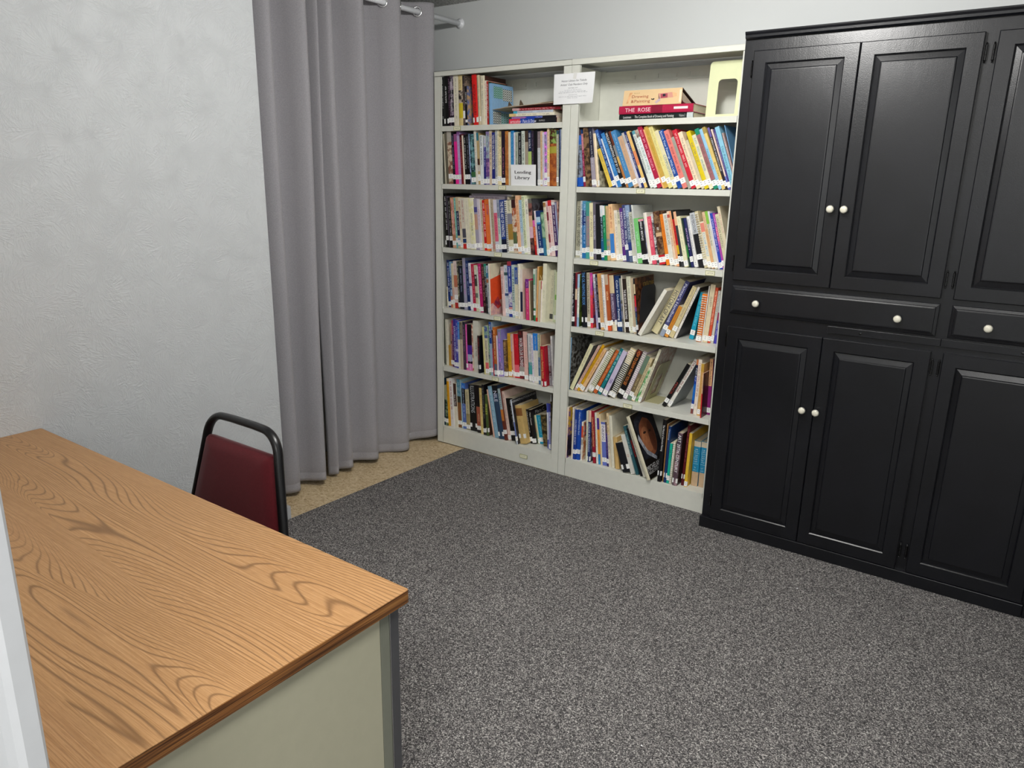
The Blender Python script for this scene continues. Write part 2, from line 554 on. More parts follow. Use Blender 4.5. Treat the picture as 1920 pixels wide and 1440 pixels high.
def curtain(label, crests_top, crests_bot, y0, y1, y0b, y1b, seed, xoff=0.0, zb=0.02, grom=()):
    rnd = random.Random(seed)
    root = thing('curtain', label, 'curtain', (-0.063, (y0 + y1) / 2, 0.0), 'grey curtain panels')
    def phase(y, cr):
        # piecewise linear through the crests, extrapolated at the ends
        if y <= cr[0]:
            return (y - cr[0]) / (cr[1] - cr[0])
        for i in range(len(cr) - 1):
            if y <= cr[i + 1]:
                return i + (y - cr[i]) / (cr[i + 1] - cr[i])
        return len(cr) - 1 + (y - cr[-1]) / (cr[-1] - cr[-2])
    def amp(y, cr):
        gaps = [(cr[i + 1] - cr[i], (cr[i] + cr[i + 1]) / 2) for i in range(len(cr) - 1)]
        w = sum(1 / (abs(y - c) + 0.02) ** 2 for g, c in gaps)
        l = sum(g / (abs(y - c) + 0.02) ** 2 for g, c in gaps) / w
        return min(0.07, 0.45 * l)
    NU, zs = int((y1 - y0) / 0.005), []
    zs = [0.0, 0.018, 0.05, 0.0515, 0.053, 0.1]
    zs += [0.1 + (2.44 - 0.1) * i / 46 for i in range(1, 47)] + [2.4415, 2.443, 2.5, 2.54, 2.562, 2.575]
    bm = bmesh.new()
    rows = []
    for z in zs:
        t = min(1, max(0, z / 2.45))
        row = []
        for i in range(NU + 1):
            s = i / NU
            y = (y0 * t + y0b * (1 - t)) * (1 - s) + (y1 * t + y1b * (1 - t)) * s
            cr = [a * t + b * (1 - t) for a, b in zip(crests_top, crests_bot)]
            p = phase(y, cr)
            A = amp(y, cr) * (0.8 + 0.2 * t)
            c = math.cos(2 * math.pi * p)
            c = c * 0.82 + 0.18 * math.copysign(abs(c) ** 0.5, c)
            x = A * c + xoff + 0.004 * math.sin(7 * y + 2.3 * z + seed) + 0.003 * math.sin(19 * y - 3.1 * z)
            if abs(z - 0.0515) < 0.0004 or abs(z - 2.4415) < 0.0004:
                x -= 0.0009
            lift = 0.012 * math.sin(9 * y + seed) + 0.006 * c
            row.append(bm.verts.new((x, y - (y0 + y1) / 2, z + (zb + lift) * (1 - min(1, z / 0.3)) if z < 0.3 else z)))
        rows.append(row)
    for A, B in zip(rows, rows[1:]):
        for i in range(NU):
            bm.faces.new((A[i], A[i + 1], B[i + 1], B[i]))
    f = mk('fabric', bm, M['curtain'], root, True)
    sol = f.modifiers.new('thickness', 'SOLIDIFY')
    sol.thickness = 0.0022
    for gy, sg in grom:
        bm = bmesh.new()
        a = math.radians(42) * sg
        N = Vector((math.sin(a), math.cos(a), 0))
        U, V = Vector((math.cos(a), -math.sin(a), 0)), Vector((0, 0, 1))
        c0 = Vector((0, gy - (y0 + y1) / 2, 2.525))
        tube(bm, [c0 + (U * math.cos(q) + V * math.sin(q)) * 0.0235 for q in [2 * math.pi * i / 24 for i in range(24)]], 0.0042, 8, closed=True)
        mk('grommet', bm, M['chrome'], root, True)
    return root
curtain('grey curtain panel nearest the bookcase with three broad folds and two narrow pleats', [-0.80, -0.735, -0.545, -0.268, 0.0], [-0.80, -0.715, -0.52, -0.262, 0.005],
        -0.832, 0.085, -0.828, 0.092, 1, -0.014, 0.012, [(-0.066, -1), (-0.2, 1), (-0.334, -1), (0.068, 1)])
curtain('grey curtain panel tucked behind the end of the textured white wall', [-1.34, -1.12, -0.915], [-1.33, -1.10, -0.925],
        -1.3, -0.85, -1.3, -0.868, 4, 0.0, 0.014, [(-1.06, 1), (-0.97, -1)])

# ------------------------------------------------------------------ bookcases
def bookcase(x0, side, holders):
    W = 0.9125
    root = thing('bookcase', 'putty grey steel bookcase standing %s' % side, 'bookcase', (x0, 0, 0), 'steel bookcases')
    for sx in (0, 1):
        bm = bmesh.new()
        f = (lambda a, b: (a, b)) if sx == 0 else (lambda a, b: (W - b, W - a))
        x = f(0.0, 0.0012)
        box(bm, x[0], 0.002, 0.0, x[1], 0.302, 2.195)
        x = f(0.0, 0.046)
        box(bm, x[0], 0.0, 0.0, x[1], 0.0045, 2.191, 0.0012)
        x = f(0.0446, 0.046)
        box(bm, x[0], 0.0, 0.0, x[1], 0.014, 2.191)
        x = f(0.0, 0.03)
        box(bm, x[0], 0.296, 0.0, x[1], 0.302, 2.195)
        mk('upright', bm, M['steel'], root)
    mk('back_panel', boxes((0.0012, 0.2955, 0.0, W - 0.0012, 0.297, 2.19)), M['steel'], root)
    bm = boxes((0.004, 0.2885, 1.94, W - 0.004, 0.2952, 2.105))
    box(bm, 0.1, 0.29, 2.132, W * 0.5 - 0.02, 0.2955, 2.137)
    box(bm, W * 0.5 + 0.03, 0.29, 2.132, W - 0.1, 0.2955, 2.137)
    for k in (0.2, 0.33, 0.43, 0.5, 0.62, 0.75):
        box(bm, k, 0.2895, 2.146, k + 0.004, 0.2955, 2.166)
    box(bm, 0.47, 0.2875, 2.02, 0.474, 0.29, 2.045)
    mk('back_stiffener', bm, M['steel'], root)
    bm = boxes((0.0, -0.001, 2.192, W, 0.003, 2.2195), (0.0, -0.001, 2.217, W, 0.302, 2.2195), (0.0, -0.001, 2.192, W, 0.014, 2.1935))
    mk('top_panel', bm, M['steel'], root)
    bm = boxes((0.046, 0.004, 0.0, W - 0.046, 0.007, 0.079))
    mk('base_plate', bm, M['steel'], root)
    for i, z in enumerate((1.925, 1.605, 1.237, 0.870, 0.503, 0.107)):
        bm = boxes((0.005, 0.014, z - 0.002, W - 0.005, 0.294, z), (0.049, 0.0035, z - 0.028, W - 0.049, 0.0155, z, ), (0.012, 0.02, z - 0.018, W - 0.012, 0.03, z - 0.002), bev=0.0008)
        sh = mk('shelf', bm, M['steel'], root)
        for hx0, hx1, hz in holders.get(i, ()):
            par = sh
            bm = boxes((hx0, 0.0, hz - 0.011, hx1, 0.0036, hz - 0.0092), (hx0, 0.0, hz + 0.0092, hx1, 0.0036, hz + 0.011), (hx0, 0.0, hz - 0.011, hx0 + 0.0022, 0.0036, hz + 0.011), (hx1 - 0.0022, 0.0, hz - 0.011, hx1, 0.0036, hz + 0.011), (hx0, 0.002, hz - 0.011, hx1, 0.0036, hz + 0.011))
            mk('label_holder', bm, M['tag_frame'], par)
            cm = CM()
            pc = hexc('f0eed2')
            cm.poly([(hx0 + 0.002, 0.0015, hz - 0.009), (hx1 - 0.002, 0.0015, hz - 0.009), (hx1 - 0.002, 0.0015, hz + 0.009), (hx0 + 0.002, 0.0015, hz + 0.009)], pc)
            scribble(cm, (hx0 + 0.009, 0.0012, hz), (1, 0, 0), (0, 0, 1), hx1 - hx0 - 0.018, 0.005, hexc('66665a'), R)
            cm.build('label_card', M['prt'], par)
    return root
bookcase(0.0, 'beside the grey curtain', {0: [(0.142, 0.192, 1.911)], 1: [(0.464, 0.514, 1.591)], 2: [(0.439, 0.49, 1.223)], 3: [(0.443, 0.493, 0.856)], 4: [(0.433, 0.48, 0.489)], 5: [(0.646, 0.699, 0.05)]})
RX = 0.9145
bookcase(RX, 'against the black cabinet', {1: [(1.308 - RX, 1.354 - RX, 1.591)], 2: [(1.066 - RX, 1.113 - RX, 1.223), (1.695 - RX, 1.741 - RX, 1.223)], 3: [(1.118 - RX, 1.168 - RX, 0.856)], 4: [(1.306 - RX, 1.358 - RX, 0.489)]})

# ------------------------------------------------------------------ black cabinet
CY = -0.118                     # face of the cabinet's frame; doors stand proud of it
CX0, CX1 = 1.829, 3.605
cab = thing('cabinet', 'tall black painted cabinet with raised panel doors and cream knobs', 'cabinet', (CX0, CY, 0))
def cmk(name, bm, mat='black', parent=None, smooth=False):
    o = mk(name, bm, M[mat], parent or cab, smooth)
    if parent is None:
        o.matrix_parent_inverse = Matrix.Translation((-CX0, -CY, 0))
    return o
cmk('carcass', boxes((CX0, CY, 0.0, CX1, YB - 0.004, 2.225)))
bm = bmesh.new()
prof = [(0, 2.2115), (-0.012, 2.2115), (-0.02, 2.217), (-0.021, 2.226), (-0.026, 2.234), (-0.027, 2.2395), (0.3, 2.2395), (0.3, 2.2115)]
a = [bm.verts.new((CX0 + 0.004, CY + y, z)) for y, z in prof]
b = [bm.verts.new((CX1 + 0.02, CY + y, z)) for y, z in prof]
for i in range(len(prof)):
    j = (i + 1) % len(prof)
    bm.faces.new((a[i], a[j], b[j], b[i]))
bm.faces.new(a)
bm.faces.new(b[::-1])
bmesh.ops.recalc_face_normals(bm, faces=bm.faces[:])
cmk('crown_molding', bm)
cmk('base_board', boxes((CX0 - 0.004, CY - 0.022, 0.0, 3.155, CY + 0.02, 0.056), bev=0.003))
cmk('base_board', boxes((3.157, CY - 0.02, 0.0, CX1 + 0.004, CY + 0.02, 0.05), bev=0.003))

def rings_mesh(rings, back):
    """concentric rectangles (x0, z0, x1, z1, y) from the outside in, closed by the last"""
    bm = bmesh.new()
    rs = []
    for x0, z0, x1, z1, y in rings:
        rs.append([bm.verts.new(p) for p in ((x0, y, z0), (x1, y, z0), (x1, y, z1), (x0, y, z1))])
    for A, B in zip(rs, rs[1:]):
        for i in range(4):
            j = (i + 1) % 4
            bm.faces.new((A[i], A[j], B[j], B[i]))
    bm.faces.new(rs[-1])
    bmesh.ops.recalc_face_normals(bm, faces=bm.faces[:])
    return bm
def knob(parent, x, y, z):
    bm = bmesh.new()
    lathe(bm, [(0.006, 0.0), (0.006, 0.012), (0.013, 0.015), (0.0158, 0.019), (0.0158, 0.022), (0.0148, 0.0245)], 24, (x, y, z))
    k = mk('knob', bm, M['knob_rim'], parent, True)
    bm = bmesh.new()
    lathe(bm, [(0.0142, 0.0225), (0.0135, 0.0255), (0.0085, 0.0285), (0.0, 0.0295)], 24, (x, y, z))
    mk('knob', bm, M['knob'], parent, True)
    return k
def hinge(parent, x, y, z, h=0.07):
    bm = bmesh.new()
    prof = [(0.0, -0.5), (0.002, -0.48), (0.0036, -0.44), (0.002, -0.4), (0.0042, -0.36), (0.0042, -0.12), (0.0034, -0.11), (0.0034, -0.1), (0.0042, -0.09), (0.0042, 0.1), (0.0034, 0.11), (0.0034, 0.12), (0.0042, 0.13), (0.0042, 0.36), (0.002, 0.4), (0.0036, 0.44), (0.002, 0.48), (0.0, 0.5)]
    pts = [(x, y - 0.005, z + t * h) for r, t in prof]
    tube(bm, pts, [max(r, 0.0004) for r, t in prof], 10)
    box(bm, x - 0.006, y - 0.003, z - 0.36 * h, x + 0.006, y + 0.001, z + 0.36 * h)
    mk('hinge', bm, M['hinge'], parent, False)
def door(x0, x1, z0, z1, li, ri, bi, ti, kx, kz, hx, hz):
    yf, yb = CY - 0.0185, CY
    R0 = [(x0, z0, x1, z1, yb), (x0, z0, x1, z1, yf + 0.003), (x0 + 0.003, z0 + 0.003, x1 - 0.003, z1 - 0.003, yf)]
    ix0, ix1, iz0, iz1 = x0 + li, x1 - ri, z0 + bi, z1 - ti
    R0 += [(ix0, iz0, ix1, iz1, yf), (ix0 + 0.0035, iz0 + 0.004, ix1 - 0.0035, iz1 - 0.004, yf + 0.0038), (ix0 + 0.0045, iz0 + 0.005, ix1 - 0.0045, iz1 - 0.005, yf + 0.0095)]
    d = cmk('door', rings_mesh(R0, yb))
    d.data.polygons[-1].material_index = 0
    P0 = [(ix0 + 0.0035, iz0 + 0.0035, ix1 - 0.0035, iz1 - 0.0035, yf + 0.0098), (ix0 + 0.0055, iz0 + 0.0055, ix1 - 0.0055, iz1 - 0.0055, yf + 0.0092),
          (ix0 + 0.025, iz0 + 0.028, ix1 - 0.025, iz1 - 0.026, yf + 0.0038), (ix0 + 0.0275, iz0 + 0.0295, ix1 - 0.0275, iz1 - 0.0295, yf + 0.0002), (ix0 + 0.031, iz0 + 0.033, ix1 - 0.031, iz1 - 0.033, yf - 0.0006)]
    off = Matrix.Translation((0, 0, 0))
    mk('raised_panel', rings_mesh(P0, yb), M['black'], d)
    knob(d, kx, yf, kz)
    for z in hz:
        hinge(d, hx, CY - 0.003, z)
for x0, x1, ku, kl, hx in ((1.8745, 2.2855, 2.2545, 2.2438, 1.8685), (2.288, 2.6955, 2.3072, 2.301, 2.7035), (2.737, 3.1485, 3.118, 3.108, 2.7275), (3.151, 3.56, 3.171, 3.165, 3.567)):
    door(x0, x1, 1.2185, 2.165, 0.051, 0.052, 0.05, 0.0485, ku, 1.540, hx, (2.096, 1.292))
    door(x0, x1, 0.0565, 1.009, 0.048, 0.053, 0.056, 0.052, kl, 0.682, hx, (0.945, 0.145))
def drawer(x0, x1, z0, z1, ks):
    yf = CY - 0.0185
    d = cmk('drawer', rings_mesh([(x0, z0, x1, z1, CY), (x0, z0, x1, z1, yf + 0.011), (x0 + 0.002, z0 + 0.002, x1 - 0.002, z1 - 0.002, yf + 0.009), (x0 + 0.012, z0 + 0.012, x1 - 0.012, z1 - 0.012, yf + 0.006), (x0 + 0.0135, z0 + 0.0135, x1 - 0.0135, z1 - 0.0135, yf + 0.002), (x0 + 0.02, z0 + 0.019, x1 - 0.02, z1 - 0.019, yf)], CY))
    for k in ks:
        knob(d, k, yf, 1.125)
drawer(1.873, 2.6975, 1.068, 1.1965, (1.995, 2.5604))
drawer(2.739, 3.56, 1.068, 1.1965, (2.8685, 3.43))
for x0, x1, sx in ((2.2985, 2.72, 2.429), (2.722, 3.14, 2.989)):
    pb = cmk('pull_out_board', boxes((x0, CY - 0.012, 1.031, x1, CY + 0.01, 1.0615), bev=0.0015))
    bm = bmesh.new()
    lathe(bm, [(0.0, 0.0), (0.005, 0.0), (0.005, 0.002), (0.0, 0.003)], 12, (sx, CY - 0.012, 1.0445))
    mk('screw', bm, M['hinge'], pb)

# ------------------------------------------------------------------ desk
DX1, DY1, DZ = 1.962, -2.337, 0.742
desk = thing('desk', 'steel office desk with an oak laminate top against the white wall', 'desk', (1.06, -2.72, 0))
def dmk(name, bm, mat, smooth=False, mats=None):
    o = mk(name, bm, M[mat], desk, smooth, mats)
    o.matrix_parent_inverse = Matrix.Translation((-1.06, 2.72, 0))
    return o
DY0 = -3.10
bm = bmesh.new()
def rrect(x0, y0, x1, y1, r):
    return arc(x0 + r, y0 + r, r, 180, 270, 3) + arc(x1 - r, y0 + r, r, 270, 360, 3) + arc(x1 - r, y1 - r, r, 0, 90, 3) + arc(x0 + r, y1 - r, r, 90, 180, 3)
prism(bm, rrect(XW + 0.002, DY0, DX1, DY1, 0.006), DZ - 0.0012, DZ)
dmk('desk_top', bm, 'oak')
bm = bmesh.new()
prism(bm, rrect(XW + 0.001, DY0 - 0.001, DX1 + 0.001, DY1 + 0.001, 0.007), DZ - 0.031, DZ - 0.0012)
dmk('edge_band', bm, 'oak_edge')
bm = boxes((1.50, DY0 + 0.05, 0.05, 1.932, -2.400, DZ - 0.031), bev=0.002)
dmk('pedestal', bm, 'desk_panel')
bm = boxes((0.22, DY0 + 0.05, 0.05, 0.62, -2.40, DZ - 0.031), bev=0.002)
dmk('pedestal', bm, 'desk_panel')
dmk('modesty_panel', boxes((0.62, DY0 + 0.06, 0.2, 1.5, DY0 + 0.075, DZ - 0.031)), 'desk_panel')
for x0, x1 in ((1.885, 1.931), (0.24, 0.286)):
    dmk('end_strip', boxes((x0, -2.3985, 0.0, x1, -2.3705, DZ - 0.031), bev=0.001), 'desk_strip')
    dmk('bright_edge', boxes((x0 + 0.004, -2.3703, 0.0, x1 + 0.001, -2.3682, DZ - 0.031)), 'chrome')
    dmk('leg', boxes((x0 - 0.004, -2.368, 0.0, x1 + 0.001, -2.341, DZ - 0.031), bev=0.002), 'desk_leg')
    dmk('leg', boxes((x0 - 0.004, DY0 + 0.02, 0.0, x1 + 0.001, DY0 + 0.05, DZ - 0.031), bev=0.002), 'desk_leg')

# ------------------------------------------------------------------ chair behind the desk
chair = thing('chair', 'black framed stacking chair with a worn burgundy back behind the desk', 'chair', (0.918, -2.05, 0))
CT = 0.16
def bp(x, z, d=0.0):            # a point on the tilted plane of the backrest, chair coordinates
    return (x, 0.03 - (0.852 - z) * CT - d, z)
def half(z):
    return 0.1895 + (0.78 - z) * 0.22
def ch(name, bm, mat, smooth=True):
    return mk(name, bm, M[mat], chair, smooth)
R_ = 0.085
path = []
for z in (0.44, 0.52, 0.6, 0.68, 0.74):
    path.append(bp(half(z), z))
hx = half(0.74)
for k in range(1, 9):
    a = math.radians(90 * k / 8)
    path.append(bp(hx - 0.004 - R_ * (1 - math.cos(a)), 0.752 + 0.085 * math.sin(a)))
for x in (0.06, 0.0):
    path.append(bp(x, 0.839))
path += [(-p[0], p[1], p[2]) for p in path[:-1][::-1]]
fr = bmesh.new()
# back uprights run on down into the rear legs
low = [(half(0.44) - 0.012, 0.05, 0.008), (half(0.44) - 0.006, 0.0, 0.2), (half(0.44), -0.03, 0.36)]
full = low + path + [(-p[0], p[1], p[2]) for p in low[::-1]]
tube(fr, full, 0.0128, 12, rz=0.0165)
ch('back_frame', fr, 'chair_black')
for s in (-1, 1):
    bm = bmesh.new()
    tube(bm, [(s * 0.235, -0.03, 0.405), (s * 0.23, -0.25, 0.41), (s * 0.22, -0.4, 0.405), (s * 0.222, -0.44, 0.37), (s * 0.226, -0.46, 0.2), (s * 0.23, -0.48, 0.008)], 0.0125, 10)
    ch('leg', bm, 'chair_black')
def cushion(name, pts, thick, nrm, puff, label=None):
    """padded slab: outline pts (3-D loop), swollen on the side of nrm"""
    bm = bmesh.new()
    c = sum((Vector(p) for p in pts), Vector()) / len(pts)
    nrm = Vector(nrm).normalized()
    prev = None
    for s, h in ((1.0, -thick), (1.012, -thick * 0.4), (1.012, 0.0), (0.985, puff * 0.45), (0.93, puff * 0.75), (0.75, puff * 0.95), (0.4, puff)):
        ring = [bm.verts.new(c + (Vector(p) - c) * s + nrm * h) for p in pts]
        if prev:
            for i in range(len(pts)):
                j = (i + 1) % len(pts)
                bm.faces.new((prev[i], prev[j], ring[j], ring[i]))
        else:
            bm.faces.new(ring[::-1])
        prev = ring
    bm.faces.new(prev)
    bmesh.ops.recalc_face_normals(bm, faces=bm.faces[:])
    return ch(name, bm, 'burgundy')
def loop(w0, z0, w1, z1, r, n=5):
    L = []
    for cx, cz, a0 in ((w0 - r, z0 + r, 270), (w1 - r, z1 - r, 0), (-(w1 - r), z1 - r, 90), (-(w0 - r), z0 + r, 180)):
        L += [(cx + r * math.cos(math.radians(a0 + 90 * k / n)), cz + r * math.sin(math.radians(a0 + 90 * k / n))) for k in range(n + 1)]
    return L
cushion('backrest_pad', [bp(x, z, 0.004) for x, z in loop(half(0.455) - 0.014, 0.455, half(0.75) - 0.012, 0.762, 0.018)], 0.016, (0, -1, CT), 0.022)
cushion('seat_pad', [(x * 1.0, y - 0.05, 0.425) for x, y in loop(0.21, -0.40, 0.225, 0.0, 0.04)], 0.02, (0, 0, 1), 0.035)
bm = bmesh.new()
tube(bm, [(-0.225, -0.22, 0.39), (0.225, -0.22, 0.39)], 0.011, 10)
ch('cross_bar', bm, 'chair_black')

# ------------------------------------------------------------------ bookends
def round_plate(w, h, r, win, th, n=6):
    """upright plate in XZ with rounded top corners and a rounded window (x0, z0, x1, z1, r)"""
    bm = bmesh.new()
    outer = [(0, 0), (w, 0)] + arc(w - r, h - r, r, 0, 90, n) + arc(r, h - r, r, 90, 180, n)
    lo = [bm.verts.new((x, 0, z)) for x, z in outer]
    es = [bm.edges.new((lo[i], lo[(i + 1) % len(lo)])) for i in range(len(lo))]
    if win:
        x0, z0, x1, z1, q = win
        inn = [(x0, z0), (x1, z0)] + arc(x1 - q, z1 - q, q, 0, 90, n) + arc(x0 + q, z1 - q, q, 90, 180, n)
        li = [bm.verts.new((x, 0, z)) for x, z in inn]
        es += [bm.edges.new((li[i], li[(i + 1) % len(li)])) for i in range(len(li))]
    bmesh.ops.triangle_fill(bm, use_beauty=True, edges=es)
    r_ = bmesh.ops.extrude_face_region(bm, geom=bm.faces[:])
    bmesh.ops.translate(bm, vec=(0, th, 0), verts=[v for v in r_['geom'] if isinstance(v, bmesh.types.BMVert)])
    bmesh.ops.recalc_face_normals(bm, faces=bm.faces[:])
    return bm
be = thing('bookend', 'cream metal bookend with a rounded window on the top shelf', 'bookend', (1.6, 0.078, 1.925), 'metal bookends')
mk('upright_plate', round_plate(0.162, 0.247, 0.018, (0.047, 0.016, 0.136, 0.168, 0.018), 0.0022), M['cream_steel'], be).rotation_euler = (math.radians(-4), 0, 0)
mk('base_plate', boxes((-0.012, 0.0, 0.0, 0.162, 0.13, 0.0016)), M['cream_steel'], be)
mk('tongue', boxes((0.05, -0.03, 0.0003, 0.134, 0.0, 0.0019)), M['cream_steel'], be)
BEL = 19.0
be = thing('bookend', 'tan metal bookend with an arched window propping the leaning drawing books', 'bookend', (1.3835, 0.095, 0.503), 'metal bookends')
p = mk('upright_plate', round_plate(0.15, 0.225, 0.03, (0.04, 0.03, 0.11, 0.155, 0.02), 0.0018), M['tan_steel'], be)
p.rotation_euler = (Matrix.Rotation(math.radians(BEL), 3, 'Y') @ Matrix.Rotation(math.radians(90), 3, 'Z')).to_euler()
mk('base_plate', boxes((0.0, 0.0, 0.0, 0.082, 0.145, 0.0016)), M['tan_steel'], be)
be = thing('bookend', 'dark rounded metal bookend beside the books on oil painting', 'bookend', (1.347, 0.05, 0.87), 'metal bookends')
p = mk('upright_plate', round_plate(0.17, 0.25, 0.035, None, 0.0018), M['dark_steel'], be)
p.rotation_euler = (0, 0, math.radians(90))
mk('base_plate', boxes((-0.12, 0.0, 0.0, -0.0018, 0.15, 0.0003)), M['dark_steel'], be)

# ------------------------------------------------------------------ notices
def sheet(name, w, h, curl, nu=12, nv=8):
    bm = bmesh.new()
    g = [[bm.verts.new((w * i / nu, -curl(i / nu, j / nv), h * j / nv)) for i in range(nu + 1)] for j in range(nv + 1)]
    for j in range(nv):
        for i in range(nu):
            bm.faces.new((g[j][i], g[j][i + 1], g[j + 1][i + 1], g[j + 1][i]))
    return bm
nt = thing('notice', 'white paper notice about the library taped across the bookcase uprights', 'notice', (0.813, -0.0045, 2.009))
cu = lambda u, v: 0.0006 + 0.05 * max(0, u - 0.45) ** 1.6 * (1 - v) ** 1.2 + 0.004 * math.sin(u * 5) * (1 - v)
p = mk('paper_sheet', sheet('paper_sheet', 0.238, 0.1445, cu, 16, 10), M['paper'], nt, True)
cm = CM()
ink = hexc('3c3e46')
def on_sheet(cm0, w, h):
    out = []
    for x, y, z in cm0.v:
        out.append((x, -cu(x / w, z / h) - 0.0006, z))
    cm0.v = out
text_on(cm, 'Honor Library for Toledo', (0.046, 0, 0.110), (1, 0, 0), (0, 0, 1), 0.146, 0.0125, ink, shear=0.15)
text_on(cm, "Artists' Club Members Only", (0.040, 0, 0.092), (1, 0, 0), (0, 0, 1), 0.158, 0.0125, ink, shear=0.15)
text_on(cm, 'ONE WEEK, OUT', (0.086, 0, 0.0755), (1, 0, 0), (0, 0, 1), 0.056, 0.0055, hexc('777a80'))
for x0, z, l in ((0.066, 0.066, 0.1), (0.038, 0.059, 0.155), (0.03, 0.0535, 0.172), (0.09, 0.043, 0.05), (0.032, 0.035, 0.168), (0.084, 0.028, 0.06)):
    scribble(cm, (x0, 0, z), (1, 0, 0), (0, 0, 1), l, 0.0036, hexc('8a8d94'), R)
on_sheet(cm, 0.238, 0.1445)
cm.build('lettering', M['prt'], nt)
cm = CM()
cm.poly([(0.112, -0.0014, 0.118), (0.13, -0.0014, 0.116), (0.136, -0.0014, 0.146), (0.116, -0.0014, 0.148)], hexc('e6e6e2'))
cm.build('tape', M['prt'], nt)

sg = thing('sign_card', 'white folded card saying Lending Library standing before the art books', 'sign', (0.5425, 0.0095, 1.605))
cmS = CM()
wS, hS, ln_ = 0.165, 0.109, 0.017
cc = hexc('f4f5f5')
bm = bmesh.new()
a = [bm.verts.new(v) for v in ((0, 0, 0), (wS, 0, 0), (wS + 0.004, -0.011, hS), (0.004, -0.011, hS), (0.004, -0.0106, hS), (wS + 0.004, -0.0106, hS), (wS, 0.0006, 0), (0, 0.0006, 0))]
for f in ((0, 1, 2, 3), (4, 5, 6, 7), (3, 2, 5, 4), (0, 7, 6, 1), (0, 3, 4, 7), (1, 6, 5, 2)):
    bm.faces.new([a[i] for i in f])
mk('card', bm, M['paper'], sg)
# the lettering of the card is bold, widely set, with slab serifs on its stems
def serif_line(cm, s, x, z, wid, ht, c):
    vs, fs, x0, x1, y0, y1 = glyphs(s)
    sx = wid / (x1 - x0)
    sy = ht / 0.73
    def P(u, v):
        zz = z + v * sy
        return (x + (u - x0) * sx, -0.0007 - 0.011 * zz / hS, zz)
    def fat(dx, dv):
        for f in fs:
            cm.poly([P(vs[i][0] + dx, vs[i][1] + dv) for i in f], c)
    for dx in (-0.012, 0.0, 0.014):
        fat(dx, 0)
    # slab serifs at the feet and heads of every straight stem
    edges = {}
    for f in fs:
        for i in range(len(f)):
            e = tuple(sorted((f[i], f[(i + 1) % len(f)])))
            edges[e] = edges.get(e, 0) + 1
    for (i, j), k in edges.items():
        if k == 1:
            (ax, ay), (bx, by) = vs[i], vs[j]
            if abs(ay - by) < 0.004 and 0.05 < abs(ax - bx) < 0.12 and (abs(ay) < 0.01 or ay > 0.45):
                m, hw = (ax + bx) / 2, 0.115
                up = 0.045 if ay < 0.1 else -0.045
                cm.poly([P(m - hw, ay), P(m + hw, ay), P(m + hw, ay + up), P(m - hw, ay + up)], c)
for w_, z_, l_ in (('Lending', 0.0625, 0.107), ('Library', 0.034, 0.097)):
    cm = CM()
    serif_line(cm, w_, 0.030, z_, l_, 0.0165, hexc('2e2e31'))
    cm.build('lettering', M['prt'], sg)

